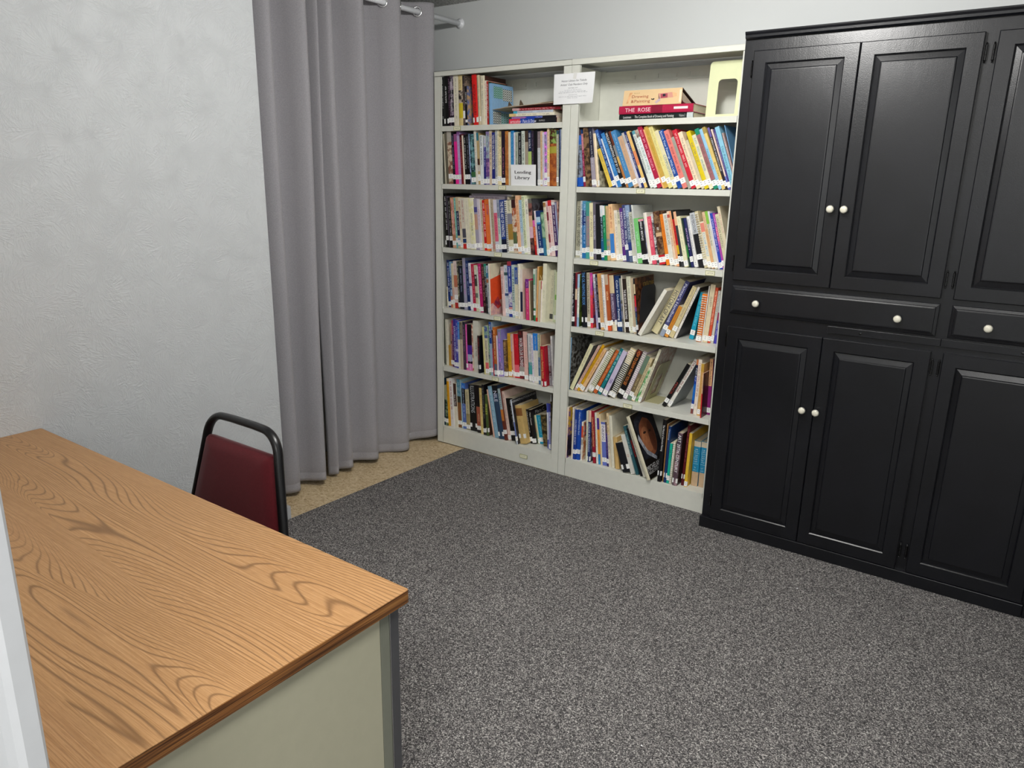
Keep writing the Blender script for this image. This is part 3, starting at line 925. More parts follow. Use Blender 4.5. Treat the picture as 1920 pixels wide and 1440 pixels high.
BOOKS = {  # the olive-grey book's colour paints the shadow beside the slim cream booklet
'L1': (1.925, '''
0.0396|0.02|0|0.0183|0.265|-1.7|0.207|111|||*ccc|hn|black hardback with tiny white lettering
0.0585|0.02|0|0.0326|0.268|-1.8|0.209|0c0c0c|||*fff@.2-.6|h.06|black hardback with white script lettering
0.0918|0.02|0|0.0119|0.268|-1.8|0.209|2a1220|||*a8a|k|slim maroon-black book
0.1042|0.02|0|0.026|0.268|-1.9|0.209|1c1824+a9a|||*eee||dark violet speckled book
0.1309|0.02|0|0.0344|0.269|-1.9|0.21|e8e2cc|||*443|n|tall cream book with dotted lettering
0.1659|0.02|0|0.0305|0.268|-1.9|0.209|d8c48c||.3-.55:22201a+cba .55-.85:d6c030|*222@.1-.3|hn|tan book with black and yellow picture
0.197|0.02|0|0.0145|0.263|-2.0|0.205|4a4038+766|8a7a6a|.0-.16:38302c .7-.85:eee|-|n|tall taupe album with lettered cover
0.2127|0.02|0|0.0157|0.208|-2.2|0.17|15171c|c8a678+5a78b0|.85-.92:eee|*ddd@.15-.5|n|short black book with tan and blue cover
0.2715|0.02|0|0.0325|0.264|-4.1|0.206|e02420|||111@.2-.8:PHOTOPLAY TREASURY|h.06|bright red hardback with black title
0.3047|0.02|0|0.0182|0.26|-3.5|0.203|d2c2a0|||*998|h|tan book with faded spine
0.3235|0.02|0|0.0298|0.255|-2.1|0.199|e6dcc0|4a2a22||*aa9|hn|tall cream book with dark brown cover
0.3539|0.02|0|0.0122|0.229|-2.1|0.179|f0e6d4|||*c33|kn|slim white book with red edge
0.3667|0.02|0|0.0121|0.225|-2.2|0.175|b02a26|||*fff|kn|slim red booklet
0.3794|0.02|0|0.004|0.222|-2.2|0.173|1d4a34|||*cdc|kn|slim green booklet
0.3829|0.02|0|0.0196|0.213|-2.0|0.2|86b2dc|8ab4da||-|n|light blue picture book with knot pattern cover
'''),
'L2': (1.605, '''
0.0605|0.02|0|0.0094|0.278|-3.6|0.217|c8c2ae|||-|kn|slim cream booklet
0.0705|0.02|0|0.0189|0.287|-3.6|0.224|6a6454|||-|n|faded olive-grey book
0.09|0.02|0|0.0323|0.292|-3.7|0.227|d8c8ae+8a5a4a||.0-.2:b9b2a6|-|.11|book with mottled floral spine
0.123|0.02|0|0.0176|0.286|-3.7|0.223|14141c|||*88a|.1|slim black book
0.1412|0.02|0|0.0229|0.276|-3.7|0.215|ee2f96||.0-.15:9a5a8a|-|k.1|hot pink paperback
0.1647|0.02|0|0.0192|0.289|-3.8|0.226|b99ccc||.0-.08:8a5a9a|*ccd|.1|lilac paperback
0.1845|0.02|0|0.0162|0.274|-3.8|0.214|7a1620||.0-.3:3a0c12|*c66|kn|dark red book
0.2013|0.02|0|0.0112|0.268|-3.9|0.209|eee0cc|||-|kn|slim cream-pink book
0.2131|0.02|0|0.0189|0.271|-3.9|0.212|101010|||*fff|.11|black paperback with white title
0.2327|0.02|0|0.017|0.276|-3.9|0.215|0c0e12|||*889|.11|plain black book
0.2503|0.02|0|0.0082|0.276|-4.0|0.215|1a2a5a+9ac|||*cdf|kn|slim navy speckled book
0.2591|0.02|0|0.0309|0.273|-4.0|0.213|12343c+6a9aa0||.75-.85:3a6a40|*9cc|.05|dark teal book with leafy spine
0.2907|0.02|0|0.0168|0.294|-4.1|0.23|e6e2d6|||*bba|n|tall white paperback
0.3081|0.02|0|0.015|0.28|-4.1|0.218|c0a878||.0-.15:2f7a8c .5-.62:4a2a1e .62-.74:cfc8c0 .8-.9:eee|-|k|tan book with teal top
0.3237|0.02|0|0.0228|0.266|-2.7|0.207|e4eaea|||234@.02-.6:REALISM  WATERMEDIA|.02|white paperback titled in dark teal
0.3472|0.02|0|0.0155|0.261|-1.4|0.204|2a2a7a||.0-.22:c8c8c8 .22-.3:3a3a8a|*ccf|.03|small navy paperback with grey top
0.3633|0.02|0|0.0233|0.285|-1.4|0.222|a8bcc4+8a78a8||.5-.85:6a4a8a+b8b|*556|.03|pale grey-blue book with purple swirl
0.3872|0.02|0|0.0174|0.29|-1.5|0.226|dcc8ae|||*765|kn|tan paperback
0.4052|0.02|0|0.022|0.279|-1.5|0.218|232a78|||fff@.05-.7:NOTES ON WATERCOLOR|.03|navy paperback with white title
0.4278|0.02|0|0.0156|0.291|-1.6|0.227|c8ccc8|||112@.02-.85:POWER PAINTING IN WATERCOLOR|.02|grey paperback with bold black title
0.444|0.02|0|0.0128|0.29|-1.6|0.227|e8dcba|||*886|k|cream paperback
0.4574|0.02|0|0.0137|0.283|-1.7|0.221|f0e0a8||.0-.1:b9a878|*332||yellow-cream paperback with black script
0.4717|0.02|0|0.0249|0.285|-1.7|0.222|241a2c|||*d8a@.3-.9|.05|dark plum book with pink lettering
0.4972|0.02|0|0.0214|0.284|-1.7|0.222|c8833c+a8652c|||*a64|n|orange-brown woodgrain book
0.5193|0.02|0|0.0151|0.279|-1.8|0.218|e8dcc0|||-|kn|slim cream booklet behind the card
0.535|0.02|0|0.0196|0.286|-1.8|0.223|2f86c4|||*7bd|n|bright blue paperback
0.5552|0.02|0|0.0091|0.276|-1.9|0.215|e6e2ee|||*99b|k|slim white-lilac paperback
0.5649|0.02|0|0.0198|0.278|-1.9|0.217|b4bcae|||*676|n|grey-green paperback
0.5853|0.02|0|0.0219|0.273|-2.0|0.213|1b1f22|||*ccc|k|slim black book with white lettering
0.6078|0.02|0|0.0217|0.282|-2.0|0.22|d4ddd2|||*343||pale green book with dark lettering
0.6301|0.02|0|0.0207|0.282|-2.1|0.22|a89a88||.0-.2:4a3a2e|-|n|beige book with brown cover
0.6514|0.02|0|0.0208|0.285|-2.1|0.222|b4cc74||.0-.38:16264a|*eee@.05-.35|n|book half navy and half lime green
0.6729|0.02|0|0.0157|0.283|-2.2|0.221|2a1f2e|||*768|kn|slim dark purple book
0.6892|0.02|0|0.0222|0.281|-2.2|0.219|0d0d10|||-|n|plain black book in the gap
0.712|0.02|0|0.018|0.278|-2.2|0.217|c9ccd0||.0-.3:8a7a7e|*aaa|.03|grey-white paperback
0.7306|0.02|0|0.0118|0.279|-2.3|0.218|d6b68c|||*975|.03|tan-cream paperback
0.7429|0.02|0|0.0117|0.273|-2.3|0.213|d8d2de|||*99a|kn|slim lilac-white striped book
0.7553|0.02|0|0.0178|0.275|-2.4|0.214|a796c4+e8e||.75-.85:eee|*446|.02|lavender paperback
0.7737|0.02|0|0.0137|0.294|-2.4|0.229|eccca8||.35-.6:f4e08c|*875|.08|peach book with yellow band
0.788|0.02|0|0.0435|0.286|-2.5|0.223|b4662c+8a4422||.0-.25:4a2418+8a5 .3-.42:a9a03c|-|hn|orange-brown floral hardback
0.8322|0.02|0|0.012|0.281|-2.5|0.219|c2c0ae||.0-.07:2a4a5a|*665||slim grey-cream paperback
0.8448|0.02|0|0.0054|0.278|-2.5|0.217|121214|||*aa8|kn|black paperback by the end post
0.8508|0.02|0|0.006|0.287|-2.6|0.224|24407a|||*9ad|kn|slim navy book by the end post
0.8574|0.02|0|0.0089|0.287|-2.6|0.224|9aa4a8+c8d0d4|||*eee|n|grey patterned book against the post
'''),
'L3': (1.237, '''
0.0532|0.03|0|0.0073|0.207|-4.5|0.161|4a4838+222|||-|k|short dark olive speckled booklet
0.061|0.03|0|0.0197|0.314|-4.6|0.23|0d0d0d|||*fff|.14|tall black book with white title
0.0814|0.029|0|0.0069|0.3|-4.6|0.23|4a4450|||*a9b|kn|slim purple-grey book
0.089|0.029|0|0.0232|0.29|-4.6|0.226|161616|||*ddd|.15|black hardback with white title
0.1128|0.027|0|0.0284|0.292|-4.7|0.228|b4805c+e0b090|||*e8c|.06|brown and peach mottled book
0.1419|0.024|0|0.0138|0.291|-4.7|0.227|6fb4ac|||*dfe|.12|teal-green paperback
0.1564|0.023|0|0.0206|0.295|-4.8|0.23|cbb994||.27-.75:20264a .8-.95:9ac|*fff@.3-.7|.08|tan book with navy title block
0.1776|0.021|0|0.0196|0.291|-4.8|0.227|e0d6bc|||*b43|.04|cream paperback with red lettering
0.1979|0.02|0|0.0267|0.29|-4.9|0.226|dcd4c4||.6-.78:555560 .8-.88:1e3a6a .9-1:d0302a|*b44@.05-.5|n|white book with red foot
0.2254|0.018|0|0.0352|0.292|-4.9|0.227|eae4cc|||*bba|.03|tall cream-white book
0.2613|0.015|0|0.0332|0.292|-5.0|0.228|e8e4ae+f0ecd0|||*776@.3-.75|.03|pale yellow-cream paperback
0.2953|0.019|0|0.0229|0.289|-5.0|0.225|a8a2b4||.16-.26:4a4a8c .3-.6:c9a08c|*d86@.3-.6|.05|lilac-grey book with navy block
0.3189|0.022|0|0.0182|0.289|-5.0|0.226|d8d0da|||*b24@.2-.55|.06|lilac-white book with crimson title
0.3378|0.024|0|0.0188|0.287|-5.1|0.224|ddd2b4|||*987|kn|slim cream paperback
0.3572|0.02|0|0.0208|0.284|-5.1|0.221|d8201c|||*fdd|.06|red paperback with white title
0.3787|0.015|0|0.0354|0.289|-5.2|0.225|ee7a3a||.0-.12:d8702e|*828@.1-.35|.05|orange paperback with purple lettering
0.4148|0.008|0|0.0118|0.291|-5.2|0.227|eee6da|||*ccb|.09|white paperback by the orange one
0.4273|0.006|0|0.0196|0.291|-5.3|0.227|b8a890||.85-.95:c08a80|*543|n|taupe paperback
0.4476|0.006|0|0.0234|0.288|-5.3|0.225|d6d2e0||.25-.8:e06a84|*b35@.3-.8|.06|white paperback with pink panel
0.4717|0.006|0|0.019|0.289|-5.4|0.225|9aa2b4||.35-.9:cfe0d4|*567|.06|grey-blue and mint paperback
0.4914|0.006|0|0.0344|0.288|-5.4|0.225|22408a||.75-1:141a34|fff@.03-.7:THE FINE ART OF PAINTING|.07|navy paperback with white lettering
0.5265|0.006|0|0.0138|0.286|-5.5|0.223|e4e4e0|||-|wn|white wire-bound book
0.541|0.006|0|0.0333|0.288|-5.5|0.225|dcd8bc||.25-.45:8a8a96 .45-.75:a8843c|*775@.0-.25|.04|cream book with grey and gold picture
0.575|0.006|0|0.0259|0.291|-5.6|0.227|a85a34+d8c8b0||.0-.15:3a1a1c .6-.85:5a6a48|*eee@.2-.5|.1|rust and cream book
0.6016|0.01|0|0.0196|0.315|-5.6|0.23|ecbc94|||*c74|.04|tall peach paperback
0.6219|0.012|0|0.0169|0.292|-5.7|0.228|9ab8ca||.6-1:c8ccd4|*def|.06|light blue-grey paperback
0.6395|0.015|0|0.0199|0.316|-5.7|0.23|e6ecc4|||243@.02-.85:ZOLTAN SZABO PAINTS LANDSCAPES|.03|pale lime paperback with dark green title
0.6601|0.016|0|0.0221|0.298|-5.8|0.23|eeeadc|||*776@.05-.3|.05|cream paperback with fine lettering
0.6829|0.014|0|0.024|0.3|-5.8|0.23|8a5a52+3a2624|55535a+22181e|.0-.08:6a6a62 .3-.5:d8b08c .5-.7:e0b8c8|-|n|tall picture book with dark house cover
0.7149|0.01|0|0.0153|0.213|-7.8|0.166|e2582c||.0-.12:2a2a22 .12-.28:e868b4 .75-1:c01c20|*fc8@.3-.7|n|short pink, orange and red book
0.7309|0.008|0|0.0123|0.239|-7.9|0.186|eadfe0|||*c9a|.04|short white-pink book
0.7439|0.006|0|0.0251|0.239|-7.9|0.186|1c3a72||.14-.26:bcdcec .26-.3:3a8ac8|*fff@.35-.85|.06|short navy book with pale blue patch
0.7699|0.013|0|0.0179|0.232|-8.0|0.181|4a7a5a+9ab89a||.6-1:3a7a9c|-|kn|slim green and blue book
0.7885|0.018|0|0.0152|0.289|-8.0|0.225|e6e0c8||.02-.1:a8763c|*aa9|.03|cream book with brown square
0.8045|0.022|0|0.0112|0.292|-8.1|0.228|d4b2b2||.2-.35:7a2028 .6-.75:8a2430|*846|.07|pink-grey book with maroon patches
0.8164|0.022|0|0.0229|0.296|-8.1|0.23|ecd2cc||.0-.1:c8262c|*d44|.1|pink-white book with red top
0.8401|0.021|0|0.0197|0.287|-8.1|0.224|46245c||.0-.05:ddd|*fff|.12|purple paperback with white title
0.8606|0.021|0|0.0059|0.286|-8.2|0.223|a8aed0||.0-.15:9a9ca8|33428a@.25-.9:How to Make a Watercolor|n|lilac-blue paperback by the post
0.8672|0.021|0|0.0046|0.29|-6.6|0.226|a8645c+d8b0a0|||-|kn|slim brown-pink book by the post
'''),
'L4': (0.87, '''
0.0398|0.055|0|0.0101|0.124|-2.6|0.13|e6dfc8|||*a98|kn|small cream booklet
0.0523|0.055|0|0.0209|0.288|-3.5|0.225|1c3c86+24305a|||*eef|.04|navy book with dotted white title
0.0739|0.053|0|0.0147|0.279|-3.6|0.218|7aa6cc||.3-.6:2a5a8c .75-1:c87a5c|*fff|k|slim sky-blue book with orange foot
0.0892|0.052|0|0.0186|0.27|-3.6|0.21|e4d8b8||.55-.85:d8b0a0|*cba|.1|cream-tan book
0.1085|0.05|0|0.0292|0.287|-3.7|0.224|e2cfca||.3-.55:c87a5c .88-1:b02a24|*a54|.2|pink-white book with red foot
0.1383|0.047|0|0.0126|0.286|-3.7|0.223|2a2a22+8a8468||.0-.1:55554a|*eec|.05|black and cream lettered book
0.1516|0.046|0|0.0355|0.262|-3.7|0.205|1f2430|||*9ac|.06|dark grey-blue book
0.1877|0.043|0|0.0221|0.311|-3.8|0.23|a3a0b6|7a86a8||*e8d@.2-.8|.06|tall lilac-grey book with grey-blue cover
0.2165|0.044|0|0.0197|0.298|-5.0|0.23|1a2c60||.0-.1:24386c|*9ad|.09|navy hardback
0.2369|0.044|0|0.0188|0.284|-5.0|0.221|dcdce6||.0-.3:e8e8ec .42-.48:2a3a6c|*669|.05|white book with navy stripe
0.2564|0.045|0|0.0236|0.28|-5.1|0.219|c02048|||*fbc|.08|crimson paperback
0.2807|0.042|0|0.0204|0.275|-5.1|0.214|d5d0b0||.2-.45:44443c .6-.7:6a7a6a|*fff@.1-.3|.08|pale olive book with grey blocks
0.3018|0.039|0|0.0133|0.27|-5.1|0.211|e2e8dc|||*9a9|k|white-mint paperback
0.3158|0.037|0|0.0258|0.287|-5.2|0.224|c42270|||*f9c|.03|magenta hardback with script title
0.3423|0.033|0|0.0245|0.288|-5.1|0.225|2a1216+5a3030|||*b87|n|dark maroon patterned book
0.3675|0.026|0|0.0193|0.291|-5.1|0.227|22282a||.0-.25:2a8a74|*ccc|n|black book with teal top
0.3875|0.02|0|0.0268|0.282|-4.9|0.22|d3d8e4||.0-.15:b9cfe4 .15-.25:4a9ac8 .28-.35:e08a5a|*445|.04|slim pale-blue and white book
0.415|-0.005|0|0.0114|0.297|-3.1|0.23|eceadc|e8552c||-|n|white-spined book with orange watercolour cover
0.4847|0.03|0|0.0171|0.283|-4.7|0.221|e8c8c4||.0-.08:cbb4b8|622@.15-.55:TURN YOUR PAINTING|n|pale pink paperback with maroon title
0.5025|0.037|0|0.0292|0.293|-4.4|0.229|cfd8e2||.14-.2:3a5a5a .55-.6:34508a|*456|.07|pale blue-white book with leaf marks
0.5324|0.029|0|0.028|0.317|-4.3|0.23|2c3f9c||.0-.08:a83a48 .55-.8:8a80c0+ddd .82-.92:e09a9a|*fff@.1-.5|.06|blue book with red top and white title
0.561|0.022|0|0.0207|0.299|-3.1|0.23|bcd0cc|||122@.03-.75:THE PASTELLIST|.05|pale teal book with heavy black lettering
0.5824|0.017|0|0.0243|0.289|-2.5|0.225|ece4c8||.0-.33:2a55a8|*cca|.05|cream book with blue top
0.6073|0.011|0|0.0173|0.31|-2.6|0.23|eee8d4|||*bba|h.05|tall cream-white hardback
0.6252|0.01|0|0.0154|0.283|-2.4|0.221|e8dcd4|e0c8b8|.45-.85:1e2444|-|n|book with navy block and pink cover
0.6645|0.008|0|0.0232|0.231|-3.2|0.18|d83c78||.0-.22:7a2a8c|*fbd|n|short pink and purple book
0.6883|0.006|0|0.0083|0.222|-3.3|0.173|d8c0a0|7a6a54||-|hn|short tan hardback with dark cover
0.7187|0.006|0|0.0114|0.291|-2.8|0.227|d2ded0||.1-.3:6aa888 .75-1:2f8a54|*264@.3-.7|.12|mint and green paperback
0.7307|0.006|0.0001|0.0112|0.306|0.4|0.23|e3ae74|a87c30|.93-1:e02c24|-|n|tan-orange book with gold-brown cover
0.7449|0.006|0|0.0099|0.23|-0.2|0.18|d6c8aa|||-|kn|slim beige booklet
0.7554|0.006|0|0.004|0.224|-0.3|0.175|c4ae88|||-|kn|slim tan book
0.7588|0.01|0.0|0.004|0.229|0.0|0.178|eee6e2||.0-.2:c02c54|*ccb|n|white book with crimson top
0.7622|0.017|0.0001|0.0243|0.325|0.2|0.23|e6e2c8|||*886@.45-.6|n|tall cream book
0.7871|0.06|0.0001|0.0244|0.289|0.2|0.225|c8c4ac||.85-.95:444|*998@.1-.7|n|grey-cream paperback
0.8121|0.054|0.0|0.0112|0.292|0.2|0.228|c6ccb0|||*898|n|pale grey-green paperback
0.8239|0.051|0.0002|0.0755|0.281|0.1|0.219|dbe4ba||.45-.55:8ac85a|*8a6|.06|pale green-yellow paperback
'''),
'L5': (0.503, '''
0.0323|0.042|0|0.0093|0.29|-2.1|0.226|6a6e5e|||-|kn|dim grey-green booklet
0.0423|0.042|0|0.0194|0.291|-2.1|0.227|e8e4d2|||*aa9|n|tall cream-white book
0.0623|0.042|0|0.0252|0.13|-2.2|0.13|c4963a|||-|hn|short mustard book
0.0881|0.036|0|0.0157|0.27|-2.3|0.211|b88a78||.0-.15:c8a070 .4-.46:3a2020|*c98|.06|tan and salmon book
0.1044|0.031|0|0.0146|0.293|-2.4|0.229|582058||.0-.3:b03a60|*a8b|.06|plum-coloured book
0.1197|0.028|0|0.0219|0.305|-2.4|0.23|3a3494|||eef@.15-.85:EXPLORING WATERCOLOR|.03|indigo book with white title
0.1422|0.022|0|0.0207|0.3|-2.4|0.23|4a4ab4||.6-.65:dde|*bbe|.04|violet-blue book
0.1635|0.017|0|0.0156|0.292|-2.5|0.228|e4e2d6||.0-.37:2f8ade|*dcc|n|bright blue and white book
0.1797|0.015|0|0.0204|0.293|-2.5|0.229|c8b8a0||.0-.36:6a6054|*aa9|n|taupe and cream book
0.2007|0.019|0|0.0196|0.297|-2.6|0.23|4a3448||.0-.1:1e2a38|*98a|n|dark slate-plum book
0.2209|0.023|0|0.0105|0.283|-2.6|0.221|e65cae|||*fae|.06|hot pink hardback
0.2321|0.024|0|0.0363|0.286|-2.6|0.223|1a1016||.45-.65:4a2a94 .65-.8:a8b4cc .85-1:e080b8|*fce@.7-1|n|black, violet and pink book
0.269|0.022|0|0.0083|0.288|-2.7|0.225|a83c2c+e8d8c8|||*ffe|kn|rust red speckled book
0.2779|0.022|0|0.0064|0.288|-2.7|0.225|d8ccb0|||-|kn|slim cream-tan book behind the grey one
0.2849|0.02|0|0.0382|0.314|-2.8|0.23|d6d3c6|||*432@.4-.75|n|tall pale grey paperback
0.3238|0.007|0|0.0156|0.23|-2.8|0.179|14141a|10141c|.0-.3:2a1414|*c55|h.12|short thick black book with dark blue cover
0.3688|0.009|0|0.0118|0.286|-4.2|0.223|e4dc98|||*cca|kn|pale yellow paperback
0.3812|0.009|0|0.0239|0.296|-4.0|0.23|d8d2b8||.0-.25:4a5a94+8a9 .75-.9:e46a6a|*554@.3-.7|.04|cream book with blue-grey top and pink foot
0.4058|0.011|0|0.0096|0.298|-4.0|0.23|2a3460+8a7|||*ccd|.07|dark blue speckled book
0.416|0.012|0|0.0173|0.323|-4.0|0.23|9aaec4||.0-.4:1e4a94|*fff@.05-.35|.07|deep blue and grey-white book
0.4339|0.014|0|0.0085|0.276|-4.1|0.216|b01c34||.0-.4:2a1a24|*d8a|kn|slim dark red book
0.4431|0.014|0|0.0189|0.295|-4.1|0.23|b4622a||.0-.2:c86a20 .75-1:5a6a80|*fda|.04|orange-brown book
0.4626|0.017|0|0.0058|0.246|-4.2|0.192|e2d6e0|||*aab|k.04|slim white-lavender booklet
0.4691|0.024|0|0.0257|0.284|-4.2|0.221|8a80c4||.0-.2:8a90a8 .7-1:c0a8dc+769|*e8e|.05|lavender book
0.4954|0.041|0|0.0218|0.221|-4.3|0.172|4a3a24+8a6a3a|||*db8|.03|brown-olive speckled book
0.5179|0.056|0|0.0218|0.262|-4.3|0.204|dca424|||*764|.03|golden mustard paperback
0.5403|0.058|0|0.0066|0.26|-4.4|0.203|c87a5c||.0-.4:b4a8c4|*eee|k|lilac and orange slim book
0.5476|0.058|0|0.0123|0.262|-4.4|0.205|ebb4a4|||-|k.05|pale salmon slim book
0.5605|0.059|0|0.0329|0.264|-4.4|0.206|c81c2c||.7-.95:e86a78|*e66@.1-.3|.04|bright red hardback
0.5941|0.06|0|0.0389|0.288|-4.5|0.225|7a2024+3a2220||.75-.9:a8a098|fff@.15-.75:WATERCOLOR FLOWERS|.07|maroon book with white title
0.6338|0.054|0|0.0313|0.287|-4.5|0.224|ecc0b6|||*a76|.02|pale pink paperback
0.6657|0.048|0|0.0051|0.273|-4.6|0.213|1f1c2c||.5-.7:8a5a44|*99a|kn|slim navy-black book
0.6715|0.046|0|0.0306|0.282|-4.6|0.22|d6d8d8||.6-.85:4aa8a8|*aab|.03|white and teal paperback
0.7028|0.035|0|0.0143|0.28|-4.7|0.219|e8e2f0|||*539|k.04|slim white paperback with violet title
0.7178|0.03|0|0.0338|0.292|-4.2|0.228|e9e3d8||.0-.34:2a82dc|*ccb|.05|white book with blue top
0.7523|0.024|0|0.0143|0.288|-4.0|0.224|56789c||.0-.45:a4ac8c|*dde|.09|sage and steel-blue book
0.7672|0.022|0|0.005|0.29|-3.3|0.226|d8c8a0|b89880||-|kn|tall cream book behind the thick red one
0.7899|0.0|0|0.0259|0.231|-5.4|0.18|b4142a|a01024||e8c070@.08-.8:Creative Painting Ideas|h.02|short thick red hardback with gold script
0.8174|0.036|0|0.0164|0.235|-5.4|0.184|8a868c||.5-.75:4a2a34|*ccc|n|short grey and plum book
0.8345|0.042|0|0.0112|0.289|-5.4|0.225|d4d2d0|||*888|.03|white-grey paperback by the post
'''),
'L6': (0.107, '''
0.0312|0.03|0|0.0125|0.309|-3.2|0.23|16344a|||-|k.08|slim navy book
0.0443|0.03|0|0.0202|0.264|-3.3|0.206|2a3a2c+8a9a78||.0-.35:a8aa8c|-|.08|dark green landscape book
0.0652|0.033|0|0.0181|0.312|-3.3|0.23|e8a81c||.0-.06:e8d8b8|*c82|n|golden yellow paperback
0.084|0.035|0|0.0262|0.317|-3.4|0.23|e8e4e2|||*b33|n|white paperback with red title
0.1108|0.042|0|0.0238|0.285|-3.5|0.223|e6e0cc||.0-.52:4a2e22|eee@.25-.5:How to Paint|n|book half brown and half cream
0.1352|0.049|0|0.0275|0.316|-3.5|0.23|8a5a30||.0-.35:4a8aa4+8ab .35-.48:3a3a2c|-|.07|rust book with blue landscape top
0.1634|0.049|0|0.0087|0.317|-3.6|0.23|a8ccd8|||*789|k.04|slim pale blue booklet
0.1727|0.049|0|0.0281|0.298|-3.6|0.23|5a72b8||.0-.12:3a80dc .12-.45:101216|*cdf|.06|black and periwinkle book
0.2015|0.049|0|0.0296|0.259|-3.7|0.202|cdc29a||.6-1:a89868|*665|.03|slim olive-cream book
0.2317|0.049|0|0.0608|0.297|-3.8|0.23|101012|||c8ccd0@.02-.6:ILLUSTRATIONS|h.09|thick black book with silver title
0.2932|0.042|0|0.033|0.306|-3.8|0.23|1a1214||.45-.85:a85a44|*dca@.6-.8|.07|black book with rust picture
0.3269|0.036|0|0.0231|0.31|-3.9|0.23|ebd68c||.0-.05:2a2a22|*c94|kn|cream-yellow paperback
0.3507|0.031|0|0.0196|0.321|-3.9|0.23|141218|||*aaa|.06|black paperback with grey lettering
0.3709|0.031|0|0.0209|0.26|-4.0|0.203|4a5c2c|4a3226||d8e060@.2-.5:IRISES|h.1|short olive hardback with brown cover
0.4241|0.033|0|0.0102|0.299|-10.9|0.23|e8b8a4|||-|kn|slim pink book
0.4351|0.033|0|0.0315|0.322|-11.0|0.23|8ab2c8|||*cde|hn|light steel-blue hardback
0.4678|0.032|0|0.0431|0.332|-11.0|0.23|2e4460||.0-.14:12161c|eef@.1-.3:NILE|h.06|dark slate-blue hardback
0.5122|0.031|0|0.0185|0.32|-11.0|0.23|6a2e22||.0-.4:a8bcc0 .4-.62:c87a34|344@.04-.38:WYETH|.13|blue-grey, orange and maroon art book
0.5317|0.044|0|0.0166|0.305|-11.1|0.23|e4c8bc|||*987|k.03|slim cream-pink book
0.5492|0.052|0|0.0594|0.264|-11.1|0.206|0e0e10|||*ddd|.14|black book with white title
0.6104|0.015|0|0.0095|0.274|-11.2|0.26|c8d0dc|16161a+34343c|.5-.85:6a78b0|-|h.09|white-spined book with large black cover
0.6219|0.039|0|0.0457|0.236|-11.5|0.184|d0b070||.07-.27:8a5a30|*a84@.35-.45|h.16|tan cloth book with brown label
0.6691|0.081|0|0.0123|0.212|-11.6|0.166|141414|||*eee|k|slim black book with white title
0.6823|0.086|0|0.0215|0.209|-11.6|0.163|121014|141218||eee@.08-.45:Mary Cassatt|.04|black book lettered in white
0.7049|0.104|0|0.0039|0.174|-11.7|0.136|8a9a78||.3-.6:b88a6a|-|kn|slim sage booklet
0.7089|0.107|0|0.008|0.177|-11.6|0.138|ece0b8|||*aa8|.02|cream paperback
0.7177|0.111|0|0.0359|0.178|-11.7|0.139|1a9cc0|||*9de|.09|turquoise paperback
0.755|0.092|0|0.0386|0.194|-9.4|0.151|2c2414+7a6a40|0e0e10||-|n|black and brown book
0.7947|0.073|0|0.0141|0.277|-3.7|0.212|4a58b0||.2-.8:d8dce8|-|kn|slim blue-white booklet
0.8094|0.064|0|0.023|0.281|-2.6|0.219|9a9cd0||.0-.18:3a3a8c|*fff@.2-.4|.03|lilac paperback
0.8331|0.049|0|0.0081|0.342|-2.7|0.23|5a5238+2a2418||.0-.12:bbb|-|n|olive speckled book against the post
'''),
